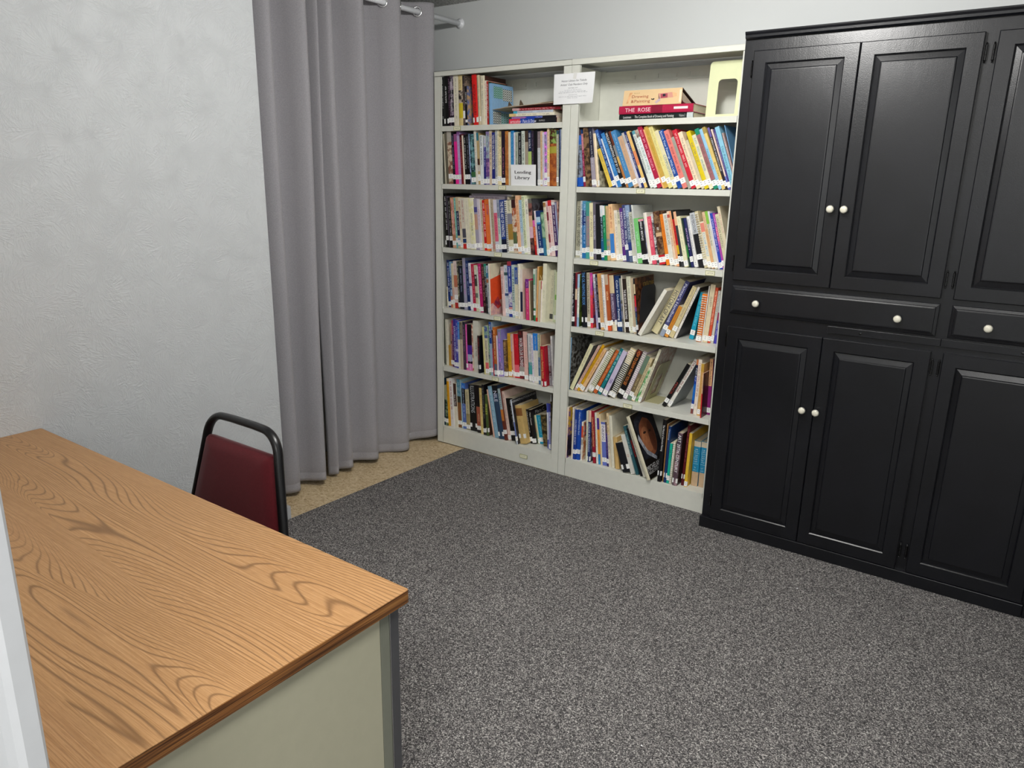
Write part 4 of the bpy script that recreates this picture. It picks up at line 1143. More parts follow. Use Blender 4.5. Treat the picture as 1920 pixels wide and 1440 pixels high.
'R2': (1.605, '''
0.9587|0.02|0|0.0358|0.28|-5.8|0.219|2a62b4||.0-.1:3a2a30 .26-.84:7a88a0+444 .84-1:1a5ac0|-|hn|blue glossy book with grey picture
0.9976|0.02|0|0.0118|0.262|-6.3|0.204|8a1c40||.0-.3:b87a80|*e9b|k.1|slim crimson book
1.0101|0.02|0|0.0308|0.29|-6.4|0.226|3a2a1c+8a6a4a|||-|n|dark brown picture book
1.0479|0.02|0|0.0226|0.29|-7.6|0.226|a39aa8||.0-.5:22243c|*ccc|.04|navy and lilac-grey book
1.0713|0.02|0|0.0179|0.262|-7.7|0.204|ecd8b8|c8c4ae+8a8878||-|h.03|thick cream book with dark picture cover
1.1462|0.02|0|0.0202|0.199|-23.9|0.155|eccd54|||*ca5|n|short yellow paperback
1.1689|0.02|0|0.017|0.299|-23.9|0.23|24468c||.0-.3:3a62ac|*adf|.03|navy-blue paperback
1.1881|0.02|0|0.0077|0.255|-24.0|0.199|e4e6ea|||-|kn|slim white paperback
1.1971|0.02|0|0.0204|0.281|-24.0|0.22|3a84c8|||*7be|.12|cerulean blue paperback
1.2201|0.02|0|0.0205|0.291|-24.1|0.227|14161a|||fff@.03-.75:WILDLIFE PAINTING STEP BY STEP|.07|black paperback with bold white title
1.2431|0.02|0|0.0121|0.291|-24.1|0.227|b87840||.0-.25:6a3420 .25-.45:8a8a88 .45-.6:d8b060|-|.07|brown and gold paperback
1.257|0.02|0|0.0258|0.291|-24.1|0.227|4888bc|||*bdf|.08|steel-blue paperback
1.2858|0.02|0|0.0255|0.262|-24.2|0.204|d3ae8c|||*b98|.06|tan-peach paperback
1.3144|0.02|0|0.013|0.282|-24.2|0.22|dad6e0||.0-.2:c0bcb8|*aab|kn|lilac-white paperback
1.3292|0.02|0|0.0122|0.288|-24.3|0.225|1e2c6c|||*eef|.09|navy paperback with white lettering
1.3432|0.02|0|0.0153|0.289|-24.3|0.226|ecc878||.35-.6:e89060|*e96|.09|cream-orange paperback
1.3606|0.02|0|0.0116|0.286|-24.3|0.223|15182c|||-|kn|slim navy-black book
1.374|0.02|0|0.0152|0.291|-24.4|0.227|dfe6de||.0-.06:5a9aa8|445@.1-.75:KEYS TO GREAT PAINTINGS|.05|white paperback with teal top
1.3912|0.02|0|0.0181|0.295|-24.4|0.23|e9eff0||.0-.13:b8a89a+744|*8a9|.05|white paperback with small picture at top
1.4117|0.02|0|0.0235|0.311|-24.4|0.23|b42044|||*fbc|.07|crimson paperback with white title
1.4382|0.02|0|0.0071|0.299|-24.5|0.23|f0b078|||-|kn|slim peach paperback
1.4465|0.02|0|0.0207|0.311|-24.5|0.23|d2aa4c|||*b93|.1|golden tan paperback
1.4699|0.02|0|0.0213|0.331|-24.5|0.23|eadf94||.0-.07:b8a860|*cb7|.08|pale yellow paperback
1.494|0.02|0|0.0202|0.288|-24.6|0.225|e6dcb2|||2a7a88@.42-.8:COMPOSITION|.06|cream paperback with teal title
1.5167|0.02|0|0.0222|0.289|-24.6|0.225|1e4c9c|||def@.02-.75:Enrich Your Paintings With Light|.12|royal-blue paperback
1.5418|0.02|0|0.024|0.288|-24.6|0.224|e8867c|||*a23|.09|salmon paperback with dark red lettering
1.5688|0.02|0|0.0153|0.256|-24.7|0.2|a8a69a|||*998|n|grey paperback
1.5862|0.02|0|0.022|0.29|-24.7|0.226|cc2438|||*fcc|.05|red paperback with white title
1.611|0.02|0|0.0215|0.278|-24.8|0.217|f2dcbc|||987@.1-.85:The Beginner's Guide to Art|.06|peach-cream paperback
1.6353|0.02|0|0.0138|0.24|-24.8|0.187|d8ceb0|||*ca9|k.06|cream-sage paperback
1.651|0.02|0|0.0197|0.281|-24.2|0.219|e0c81c|||*986@.2-.7|.06|bright yellow paperback
1.6732|0.02|0|0.0195|0.263|-24.3|0.205|e6dfc0|||*8a9|.09|pale cream paperback
1.6952|0.02|0|0.0201|0.292|-24.3|0.228|1c8a6c||.1-.85:a46a70|*765@.15-.8|.06|green paperback with dusty red panel
1.7179|0.02|0|0.0144|0.291|-24.3|0.227|96c4e4|||2a8a94@.25-.75:Painting Nature|.07|light blue paperback with teal title
1.7342|0.02|0|0.0152|0.3|-24.4|0.23|e2c678||.0-.1:a8924c|654@.55-.8:Basic Tips|.07|tan-yellow paperback
1.7515|0.02|0|0.0104|0.295|-22.9|0.23|24202c||.0-.15:6a5aa0|eee@.12-.75:CREATIVE WATERCOLOR|.06|black paperback with white title
1.7634|0.02|0|0.0071|0.287|-22.4|0.224|ecd0c8||.78-1:5a6ac0|*b98|k.04|pink-white paperback
1.7717|0.02|0|0.0065|0.285|-21.6|0.222|3a2c84|||*ccf|k.05|slim purple paperback
1.7793|0.02|0|0.0204|0.293|-21.4|0.229|8cc4dc|||1a7a8c@.3-.9:The Painting Picture|n|light blue paperback with green title
1.8018|0.02|0|0.0087|0.265|-20.8|0.207|a8908c|||*ecc|kn|slim dusty pink book
1.8117|0.02|0|0.0038|0.298|-18.8|0.23|6a9cc4|||*9cf|kn|steel-blue book near the cabinet
'''),
'R3': (1.237, '''
0.9317|0.076|0|0.0345|0.294|-0.7|0.209|bdbaa2|||222@.08-.8:TONAL VALUES   DEVELOPED|.04|grey-cream paperback with black title
0.9668|0.063|0|0.0169|0.297|-1.8|0.222|e2e8ea|||*369|k.04|white paperback with blue lettering
0.9843|0.056|0|0.0285|0.296|-2.3|0.229|2272b4||.0-.16:5a9ac8 .16-.42:16387c|*bdf|.1|bright blue paperback
1.0134|0.046|0|0.0292|0.294|-2.9|0.23|8a8c90||.0-.25:4a9a90 .83-1:4aa49c|*d78@.25-.8|.12|grey paperback with teal ends
1.0432|0.035|0|0.0233|0.288|-3.4|0.224|f0e8bc|||876@.15-.6:ART OF PERSPECTIVE|.05|cream paperback with fine title
1.0671|0.034|0|0.0174|0.292|-3.9|0.228|6a6472|||dde@.22-.65:PERSPECTIVE FOR PAINTERS|.11|purple-grey paperback
1.0852|0.034|0|0.0271|0.285|-4.5|0.222|101014|||-|.11|plain black book
1.116|0.033|0|0.0164|0.278|-5.6|0.217|1c5c8c||.0-.2:e8e8e8 .2-.6:1c2c3c|*bde|k.06|slim blue book with white top
1.1332|0.032|0|0.0135|0.277|-6.1|0.216|109058||.0-.17:eee|*bfd@.2-.5|.1|green paperback with white top
1.1473|0.041|0|0.0149|0.277|-6.6|0.216|d2b284||.6-.85:c8a088+899|*a86|.1|tan paperback with faded picture
1.1628|0.052|0|0.023|0.286|-7.1|0.223|f0c898||.52-.9:3a80cc|*b64@.05-.5|.05|peach paperback with blue panel
1.1867|0.066|0|0.0195|0.256|-7.6|0.2|eae4d8|||*bba|k.02|cream-white paperback
1.2069|0.062|0|0.0216|0.247|-8.1|0.192|e2ddc2|||*564@.02-.3|.05|pale cream paperback with lined lettering
1.2293|0.057|0|0.0201|0.27|-8.6|0.211|5c2c84|||fff@.08-.72:PAINTING LANDSCAPES|.02|purple paperback with white title
1.2502|0.053|0|0.0217|0.286|-9.1|0.223|3a4478|||*eef|.22|indigo-grey paperback with white title
1.2728|0.045|0|0.0247|0.285|-9.5|0.223|5a6a8a||.0-.2:8aa0c4 .65-.8:2a3a84|cde@.1-.6:PAINTING NATURE|.12|slate paperback
1.2984|0.034|0|0.024|0.253|-10.0|0.198|ced0c0|||454@.05-.55:LANDSCAPE PAINTING|.04|pale grey-green paperback
1.3234|0.024|0|0.0088|0.289|-10.4|0.226|dde0dc|||*aaa|kn|slim white book
1.3329|0.02|0|0.0228|0.224|-10.8|0.174|7ccb78|||*bec@.3-.7|.12|light green paperback
1.3567|0.024|0|0.0285|0.221|-11.2|0.172|16161a|8a90c0+445|.0-.05:e09aa8|*fff@.05-.6|.1|black paperback with white title
1.3864|0.03|0|0.0184|0.254|-11.6|0.198|efe8dc|||*ddc|h.05|thick cream-white hardback
1.4058|0.033|0|0.0208|0.236|-12.0|0.184|e4566e|||*faa|.09|rose-red paperback
1.4277|0.038|0|0.0122|0.25|-12.4|0.195|26262a+c8c8c8|||*fff|k.1|slim black and white patterned book
1.4408|0.041|0|0.0317|0.262|-12.7|0.204|4a2a1c+8a6a4a||.4-.47:d8b48c .82-1:c81c2c|*fff@.3-.37|.05|dark brown book with red foot
1.4738|0.048|0|0.0199|0.25|-13.1|0.195|ee8a28|||*d61|.12|orange paperback
1.4949|0.044|0|0.0244|0.255|-13.4|0.199|ebe8dc|||776@.03-.6:WATERCOLOR LANDSCAPES|.05|white paperback with grey title
1.5206|0.039|0|0.014|0.268|-13.7|0.209|ecd0b4||.06-.12:c02428|*c97|k.03|slim pinkish paperback
1.5356|0.036|0|0.0126|0.269|-14.0|0.21|f0ac7c|||*c86|k.05|slim peach-orange paperback
1.5492|0.033|0|0.0116|0.275|-14.3|0.215|141414||.16-.62:d82020 .62-.78:d8b020|400@.17-.6:PIGMENTS IN PAINTING|.1|black paperback with red and yellow panels
1.5618|0.031|0|0.0142|0.268|-14.5|0.209|3a3c40||.0-.25:ecb890|-|k.1|slim dark grey book with peach top
1.5771|0.029|0|0.0188|0.246|-14.8|0.192|eeeac4|||*aa8|.03|cream paperback by the black one
1.5971|0.039|0|0.0085|0.239|-15.0|0.187|14302a||.55-.8:2a7a3c|-|kn|dark green book
1.6066|0.043|0|0.013|0.238|-15.2|0.185|20265c|||*fdf@.2-.7|.12|navy paperback with white title
1.6207|0.051|0|0.0165|0.248|-15.4|0.193|ecebe8|||*aab|h.03|white hardback
1.6383|0.06|0|0.025|0.27|-15.6|0.211|17181e||.02-.4:c4c8cc|223@.05-.38:WATERCOLORS|.15|black paperback with pale title block
1.6649|0.064|0|0.0169|0.274|-15.8|0.214|dcd0a8|||*876|w.06|cream wire-bound book
1.6831|0.064|0|0.0182|0.225|-15.9|0.176|ece2c8||.03-.22:e88a7a|5ab0dc@.24-.75:COLOR ARTIST|.04|cream paperback with blue title
1.7025|0.064|0|0.014|0.272|-16.1|0.212|dfae7c||.0-.3:e4c4a0|*c96|k.02|tan-peach paperback
1.7178|0.064|0|0.014|0.277|-16.2|0.216|e0dcc8||.0-.22:8ac04a|443@.22-.6:The Watercolor Artist|.03|cream book with lime top
1.7329|0.064|0|0.0086|0.277|-16.3|0.216|dfdce6|||-|kn|slim white-blue paperback
1.7425|0.064|0|0.0133|0.269|-16.4|0.21|2c48b4|||*eef@.1-.8|.03|royal-blue paperback with white title
1.757|0.064|0|0.0104|0.27|-16.5|0.211|b048a8||.25-.5:d86a8c|*fcf@.05-.6|.07|magenta paperback
1.7684|0.064|0|0.0161|0.265|-16.5|0.206|dcd6b2|||665@.05-.6:LANDSCAPE PAINTING|n|cream paperback titled in grey
1.786|0.064|0|0.0129|0.303|-16.6|0.221|e2d6b8|||*c88@.1-.5|n|tall cream paperback near the cabinet
'''),
'R4': (0.87, '''
0.953|0.018|0|0.0211|0.289|-1.3|0.225|18141c|||e8e4f4@.06-.8:Welcome To My Studio|.1|black paperback with white script title
0.9748|0.023|0|0.0107|0.292|-1.4|0.228|7a2430||.3-.5:e8d0b0|-|kn|slim maroon booklet
0.9861|0.026|0|0.0133|0.283|-1.4|0.221|d8e4ec|5a6a2c+2a3a1c|.0-.25:aacbe8 .25-.75:eef2e8 .82-1:9ab8d8|*668@.25-.7|n|pale blue book with green photo cover
1.016|0.033|0|0.0295|0.3|-4.0|0.23|12141e|||5a9adc@.02-.6:THE OIL PAINTING BOOK|h.1|black hardback with light blue title
1.0461|0.04|0|0.018|0.295|-4.1|0.23|c4baa0|||321@.02-.75:THE COMPLETE TREASURY|.03|olive-cream book with black lettering
1.0648|0.042|0|0.0144|0.295|-4.0|0.23|e0384c|c8502c+4a2a6a|.0-.4:cc40a0|*f8a@.05-.7|.1|magenta-red book with orange and violet cover
1.099|0.045|0|0.0176|0.291|-7.7|0.227|b4acd0||.0-.25:e0e0ea|*445|n|lilac paperback
1.1174|0.037|0|0.0158|0.292|-7.7|0.228|1b1c2c|||*aab|k.13|slim navy-black book
1.134|0.031|0|0.0264|0.298|-7.8|0.23|e0b078||.0-.25:d8a05c|*c86|.05|tan-orange paperback
1.1612|0.021|0|0.0159|0.295|-7.8|0.23|ece8e2|||889@.02-.8:PAINTING LIKENESSES|h.04|white hardback with grey title
1.1779|0.03|0|0.0187|0.297|-7.8|0.23|b4582c||.0-.18:c0a890 .85-1:d8582c|*fda@.3-.5|.1|rust-orange book
1.1974|0.04|0|0.0269|0.293|-7.9|0.229|4a3a5c||.0-.32:d8c49c .83-1:e8dcc0|d8d0e0@.33-.78:IN AN IMPRESSION STYLE|h.12|thick tan and purple hardback
1.2251|0.053|0|0.0254|0.292|-7.9|0.228|16386c|||fff@.08-.8:Color in Outdoor Painting|.09|navy paperback with white title
1.2513|0.053|0|0.011|0.281|-8.0|0.219|9aa094||.4-1:5a5a4c+889|-|kn|slim grey book
1.2631|0.053|0|0.0058|0.297|-8.0|0.23|e8e0d0|||-|kn|slim cream paperback
1.2696|0.053|0|0.0215|0.28|-8.0|0.218|2c2018|||fff@.2-.75:THE BIG BOOK OF OIL PAINTING|.11|dark brown paperback with white title
1.2919|0.053|0|0.0265|0.294|-8.1|0.229|e0dfc6|||*aa9|h.04|cream-green hardback
1.3193|0.048|0|0.0266|0.29|-8.1|0.226|cdb89a|||*a98|k.04|slim tan paperback
1.3468|0.025|0|0.0086|0.292|-8.2|0.227|16141a|3a1e16+7a4a2a|.1-.27:dcc8a0 .3-.5:d42834 .5-.58:7a4a94 .6-.68:1c3a6c .7-.82:16202c|8ad0e0@.68-.84:PAINTER|h.1|black book with coloured title blocks
1.3561|0.017|0.0102|0.0194|0.275|27.8|0.214|efece0|||-|n|white booklet sagging to one side
1.3891|0.106|0.0189|0.039|0.315|25.9|0.179|dcd2a8|||2a2a44@.2-.82:HISTORY OF ART|hn|thick cream hardback with navy title
1.4531|0.069|0.0096|0.0233|0.314|22.4|0.216|4a4c7c||.8-1:9aa4b8|e8e8f4@.05-.75:Painter's Handbook|.13|slate-blue paperback
1.4796|0.07|0.0083|0.0204|0.176|22.2|0.138|d08a34|||*b72|.1|short ochre paperback
1.5041|0.072|0.0094|0.0237|0.287|21.6|0.213|d8c898|||*a98|.14|tan-cream hardback
1.5306|0.073|0.0047|0.0119|0.288|21.4|0.212|e8e2d8|1e1420||*544|n|white paperback with dark violet cover
1.5971|0.109|0.0039|0.0229|0.243|9.6|0.176|20a0c0|||*8de|.1|cyan paperback
1.6475|0.076|0.0015|0.0256|0.24|3.3|0.187|ee7c1c|||*a52|w.02|orange wire-bound book
1.6751|0.078|0.0003|0.0053|0.281|2.9|0.207|ece6de|||-|kn|slim white paperback with red tip
1.681|0.078|0.0015|0.0241|0.29|3.6|0.207|e2d2b0|||*a98@.2-.4|.04|cream paperback with small emblem
1.706|0.081|0.0008|0.0134|0.277|3.5|0.204|d85434|||*fec|k.04|slim orange-red paperback
1.7201|0.084|0.0008|0.0139|0.261|3.5|0.201|cfccc0|||*667@.05-.5|.06|grey-white paperback with fine lettering
1.7346|0.088|0.0008|0.0136|0.259|3.4|0.197|4a44b4||.0-.4:d8d8dc .4-.55:a02c5c|*eee@.6-.9|n|indigo and crimson paperback by the cabinet
'''),
'R5': (0.503, '''
0.9363|0.042|0.0002|0.0095|0.299|0.9|0.23|8ab4d4|2a241e+8a8a88||-|n|slim blue-edged book with dark cover
0.948|0.042|0.0102|0.0233|0.294|23.6|0.229|e6e2b6|a09c94+667||*aa9@.1-.5|n|tall cream paperback with grey floral cover
0.9785|0.042|0.0074|0.0145|0.305|27.0|0.23|d8b4a4|||*a76|.06|pinkish-cream paperback
0.9962|0.042|0.008|0.0153|0.316|27.6|0.23|dba41c|||*b82|.07|golden yellow paperback
1.014|0.043|0.0104|0.0196|0.289|28.0|0.225|ecc08c|||*b75|.03|peach paperback
1.0411|0.048|0.0065|0.0127|0.277|27.2|0.216|e9e2dc|||-|kn|slim white paperback
1.0603|0.051|0.0135|0.0273|0.294|26.3|0.23|a8a880|||-|w.06|olive wire-bound book
1.0914|0.057|0.0096|0.0195|0.287|26.3|0.224|c8622c|||*eb8|.09|rust-orange paperback
1.1201|0.052|0.0091|0.0195|0.301|25.1|0.23|1a7c84|||*bee|.06|teal paperback
1.1524|0.047|0.0114|0.0265|0.285|23.2|0.222|d2c8e2|||3a2a94@.62-.72:TIPS|.03|lilac-white paperback with violet mark
1.1874|0.042|0.0036|0.0088|0.294|22.2|0.229|2a2824||.0-.1:ecc|*ddd|k.05|slim black and cream booklet
1.2007|0.04|0.0131|0.0331|0.304|21.5|0.23|e2d2a8||.3-.9:2a2a26|-|w.02|cream wire-bound book with black rings
1.2381|0.05|0.0117|0.0301|0.299|21.3|0.23|111114||.0-.1:5a1c20|f09040@.02-.72:HOW TO DRAW WHAT YOU SEE|.1|black paperback with orange title
1.2727|0.058|0.0086|0.0224|0.295|20.9|0.227|cbb8cc||.0-.3:b4a8ac|-|w.03|lilac wire-bound book
1.2998|0.057|0.0084|0.0226|0.271|20.4|0.211|6c8470||.4-.85:7a6a4c|*dc9@.5-.8|.1|sage-green paperback
1.3245|0.056|0.0067|0.0181|0.263|20.4|0.205|d8c79c|||655@.1-.9:DRAWING LESSONS STEP BY STEP|.03|tan speckled paperback
1.3483|0.053|0.0044|0.0126|0.208|19.3|0.162|5aa05c+dce4c8|||-|kn|slim green paperback
1.3648|0.05|0.0047|0.014|0.319|18.6|0.23|ece8cc|cfc8bc+b98||*998@.2-.9|.03|cream paperback with pale cover
1.4961|0.067|0.0091|0.0186|0.27|26.2|0.211|141414|||b04a40@.4-.75:PENCIL|.1|black paperback leaning far over
1.5192|0.079|0.0092|0.0191|0.3|25.8|0.206|ecebe0|9aa09c||8a1c20@.04-.7:DRAWING IN INK|.04|white paperback with red and black title
1.6618|0.047|0.0004|0.0121|0.284|2.0|0.221|1c3f9c||.0-.1:c87a4c .1-.3:14183c .45-.75:1c6cc8 .84-1:8a4a44|*fff@.15-.45|.1|slim blue paperback
1.6785|0.041|0.0004|0.0181|0.287|1.2|0.224|ece0d0|||*b88|n|slim cream paperback with fine lettering
1.7015|0.034|0.0001|0.0153|0.269|0.2|0.21|dcae6c||.0-.15:c8a040|*c94|.04|tan-orange paperback
1.7301|0.005|0|0.0053|0.228|-1.6|0.178|d8202c|5a2020+3a1a18|.0-.45:ecc09c|432@.08-.42:A Quick Photo|n|peach and red paperback
1.736|0.079|0|0.0166|0.29|-1.6|0.206|8a2a74||.0-.48:f0b888|322@.05-.46:Artist's Photo Reference|.05|purple paperback with peach title block
'''),
'R6': (0.107, '''
0.9493|0.006|0.0002|0.0167|0.301|0.6|0.23|eedccc|7a5a94+d8b03c||-|n|cream-spined book with yellow and violet cover
0.9916|0.015|0|0.0088|0.306|-0.5|0.23|eee4d6|||*a88@.1-.2|n|pale cream book
1.001|0.017|0.0002|0.0181|0.297|0.6|0.23|22449c|||dde@.2-.7:COLORED PENCIL SECRETS|.12|blue paperback with white title
1.0197|0.023|0.0002|0.0203|0.297|0.6|0.23|1f50b0|||cde@.05-.5:Colored Pencil Solution Book|.13|royal-blue paperback with pale title
1.0433|0.03|0|0.0117|0.227|-0.1|0.177|ece6d8|e4d4c4+c85|.1-.4:d8583c .45-.6:b8b0a8|-|n|short white picture book
1.0758|0.032|0|0.0108|0.296|-1.4|0.23|dedfc8|||*554@.3-.8|n|white-olive paperback
1.0872|0.032|0|0.0177|0.303|-1.4|0.23|1a2f6c|4a3a44+889|.0-.22:ecc4ac|dde@.25-.8:COLOR IN DRAWING|h.03|navy hardback with peach top
1.1234|0.033|0|0.0167|0.304|-4.9|0.23|9c1830|||fc8@.12-.68:Colored Pencil EXPLORATIONS|.13|dark red paperback with white title
1.143|0.035|0|0.0136|0.295|-5.3|0.23|e6e4da|||*998|hn|white hardback
1.1574|0.036|0|0.0135|0.298|-5.4|0.23|f0a444||.0-.1:e8d8a8 .1-.32:4a3094 .8-.92:2a88c8 .92-1:3a9ad4|*c64@.4-.75|n|orange, violet and blue book
1.1729|0.037|0|0.0098|0.292|-5.7|0.228|ecd8b0|||*cb9|kn|cream-tan book
1.1834|0.038|0|0.0253|0.25|-5.8|0.195|6a78c8||.05-.45:ece8f0|446@.08-.42:INKING|.09|periwinkle book with white panel
1.2116|0.037|0|0.0111|0.255|-6.3|0.199|33226a||.0-.25:5a4a40|*a8c|.08|slim dark violet book
1.2237|0.036|0|0.0132|0.308|-6.4|0.23|ecd4a8||.4-1:e4dcc8|*543|n|cream-peach paperback
1.2381|0.036|0|0.019|0.297|-6.6|0.23|e4e0cc|||-|hn|tall cream-white hardback
1.2634|0.035|0|0.0253|0.18|-8.4|0.14|d8b474|||-|hn|tan card box file
1.3232|0.011|0|0.0433|0.166|-20.0|0.13|1a1c22|||-|h.12|short thick black hardback leaning over
1.3698|0.016|0|0.0233|0.222|-20.1|0.173|dedcd4|||*b62@.5-.6|n|white paperback leaning on the black one
1.3952|0.023|0|0.0172|0.275|-20.1|0.215|2c5a64|||*9bb@.1-.7|n|dark teal paperback leaning over
1.4238|0.021|0|0.0151|0.27|-22.1|0.21|17181c|||c8302c@.25-.6:WATERCOLOR|n|black paperback with red title
1.4431|0.017|0|0.015|0.299|-22.6|0.23|e2dfd2|||998@.1-.9:THE GALLERY OF AMERICAN PAINTING|n|white paperback with grey title
1.4769|-0.012|0|0.0206|0.355|-24.0|0.25|d8d2b8|181412||-|hn|cream book with large dark portrait cover
1.5231|0.013|0.0005|0.0209|0.344|1.3|0.23|121012|||eee@.08-.5:The World of American Painting|h.11|tall black book with white script title
1.5486|0.023|0.0001|0.005|0.322|0.8|0.23|a87c4c|||-|kn|slim brown booklet
1.5551|0.022|0.0003|0.0158|0.311|1.1|0.23|17386c|||bcd@.03-.25:Drawing|h.1|navy hardback
1.5727|0.02|0.0003|0.0142|0.223|1.1|0.174|20b49c|||0a6a5c@.05-.5:ARTIST|.09|turquoise-green paperback
1.5894|0.017|0.0004|0.0113|0.239|2.0|0.186|d8d4c0|||-|wn|cream wire-bound notebook
1.6063|0.015|0.0011|0.0267|0.29|2.3|0.226|a4848c+5a4650|3a2420|.05-.25:4a3c48|fff@.03-.75:ART 20TH CENTURY|h.06|brown-pink mottled art hardback
1.6437|0.043|0.0006|0.016|0.332|2.1|0.23|5a141c|||*a66|h.12|dark maroon hardback
1.6648|0.036|0.0004|0.0153|0.295|1.3|0.23|ecc23c|e4b42c||-|.0|bright yellow book
1.6852|0.075|0.0002|0.036|0.247|0.2|0.193|1f8cb8||.0-.12:d8cab0 .68-1:c8ac8c|-|hn|blue and tan volume beside the yellow
1.7238|0.08|0|0.0336|0.248|-0.3|0.193|1f8cb8||.0-.12:d8cab0 .68-1:c8ac8c|-|hn|blue and tan volume nearest the end
'''),
}

# ------------------------------------------------------------------ books
def parse_cols(s):
    a = s.split('+')
    c = hexc(a[0])
    if len(a) > 1:
        return c, hexc(a[1])
    return c, tuple(x * 0.93 for x in c[:3]) + (1.0,)
ORD = {'1': 'top', '2': 'second', '3': 'third', '4': 'fourth', '5': 'fifth', '6': 'bottom'}
SIDE = {'L': 'bookcase beside the curtain', 'R': 'bookcase against the black cabinet'}
PGC = hexc('d9cfb6')

def cover_shell(w, h, d, main, cov, bands, hard):
    """spine, two boards and their inner faces; colours by height on the spine"""
    cm = CM()
    mc, mc2 = parse_cols(main)
    if cov:
        sc, sc2 = parse_cols(cov)
    else:
        sc, sc2 = mc, mc2
    t = min(0.0028 if hard else 0.0007, w * 0.2)
    b = min(0.0035 if hard else 0.0012, w * 0.3)
    bow = b * (0.55 if hard else 0.2)
    prof = [(0, d), (0, b), (b * 0.35, b * 0.3 ), (w * 0.3, b * 0.3 - bow if hard else 0.0), (w * 0.7, b * 0.3 - bow if hard else 0.0), (w - b * 0.35, b * 0.3), (w, b), (w, d)]
    inner = [(t, d), (t, b + t), (w - t, b + t), (w - t, d)]
    zs = {0.0, h}
    bl = []
    for tok in bands.split():
        r, c = tok.split(':')
        a0, a1 = (float(v) for v in r.split('-'))
        bl.append((h * (1 - a1), h * (1 - a0), parse_cols(c)))
        zs.update((h * (1 - a1), h * (1 - a0)))
    zs = sorted(zs)
    for z0, z1 in zip(zs, zs[1:]):
        zm = (z0 + z1) / 2
        c, c2 = mc, mc2
        for a0, a1, cc in bl:
            if a0 <= zm <= a1:
                c, c2 = cc
        for i in range(len(prof) - 1):
            p, q = prof[i], prof[i + 1]
            side = i in (0, len(prof) - 2)
            k = (sc, sc2) if (i == len(prof) - 2) else (mc, mc2) if side else (c, c2)
            cm.poly([(p[0], p[1], z0), (q[0], q[1], z0), (q[0], q[1], z1), (p[0], p[1], z1)], *k)
    for p, q in zip(inner, inner[1:]):
        cm.poly([(q[0], q[1], 0), (p[0], p[1], 0), (p[0], p[1], h), (q[0], q[1], h)], PGC)
    for z in (0, h):
        cc = (mc, mc2)
        cm.poly([(prof[0][0], prof[0][1], z), (prof[1][0], prof[1][1], z), (inner[1][0], inner[1][1], z), (inner[0][0], inner[0][1], z)], *cc)
        cm.poly([(prof[k][0], prof[k][1], z) for k in range(1, 7)] + [(inner[2][0], inner[2][1], z), (inner[1][0], inner[1][1], z)], *cc)
        cm.poly([(prof[6][0], prof[6][1], z), (prof[7][0], prof[7][1], z), (inner[3][0], inner[3][1], z), (inner[2][0], inner[2][1], z)], *cc)
    cm.poly([(0, d, 0), (0, d, h), (t, d, h), (t, d, 0)], *(mc, mc2))
    cm.poly([(w, d, 0), (w, d, h), (w - t, d, h), (w - t, d, 0)], *(sc, sc2))
    return cm, t, b
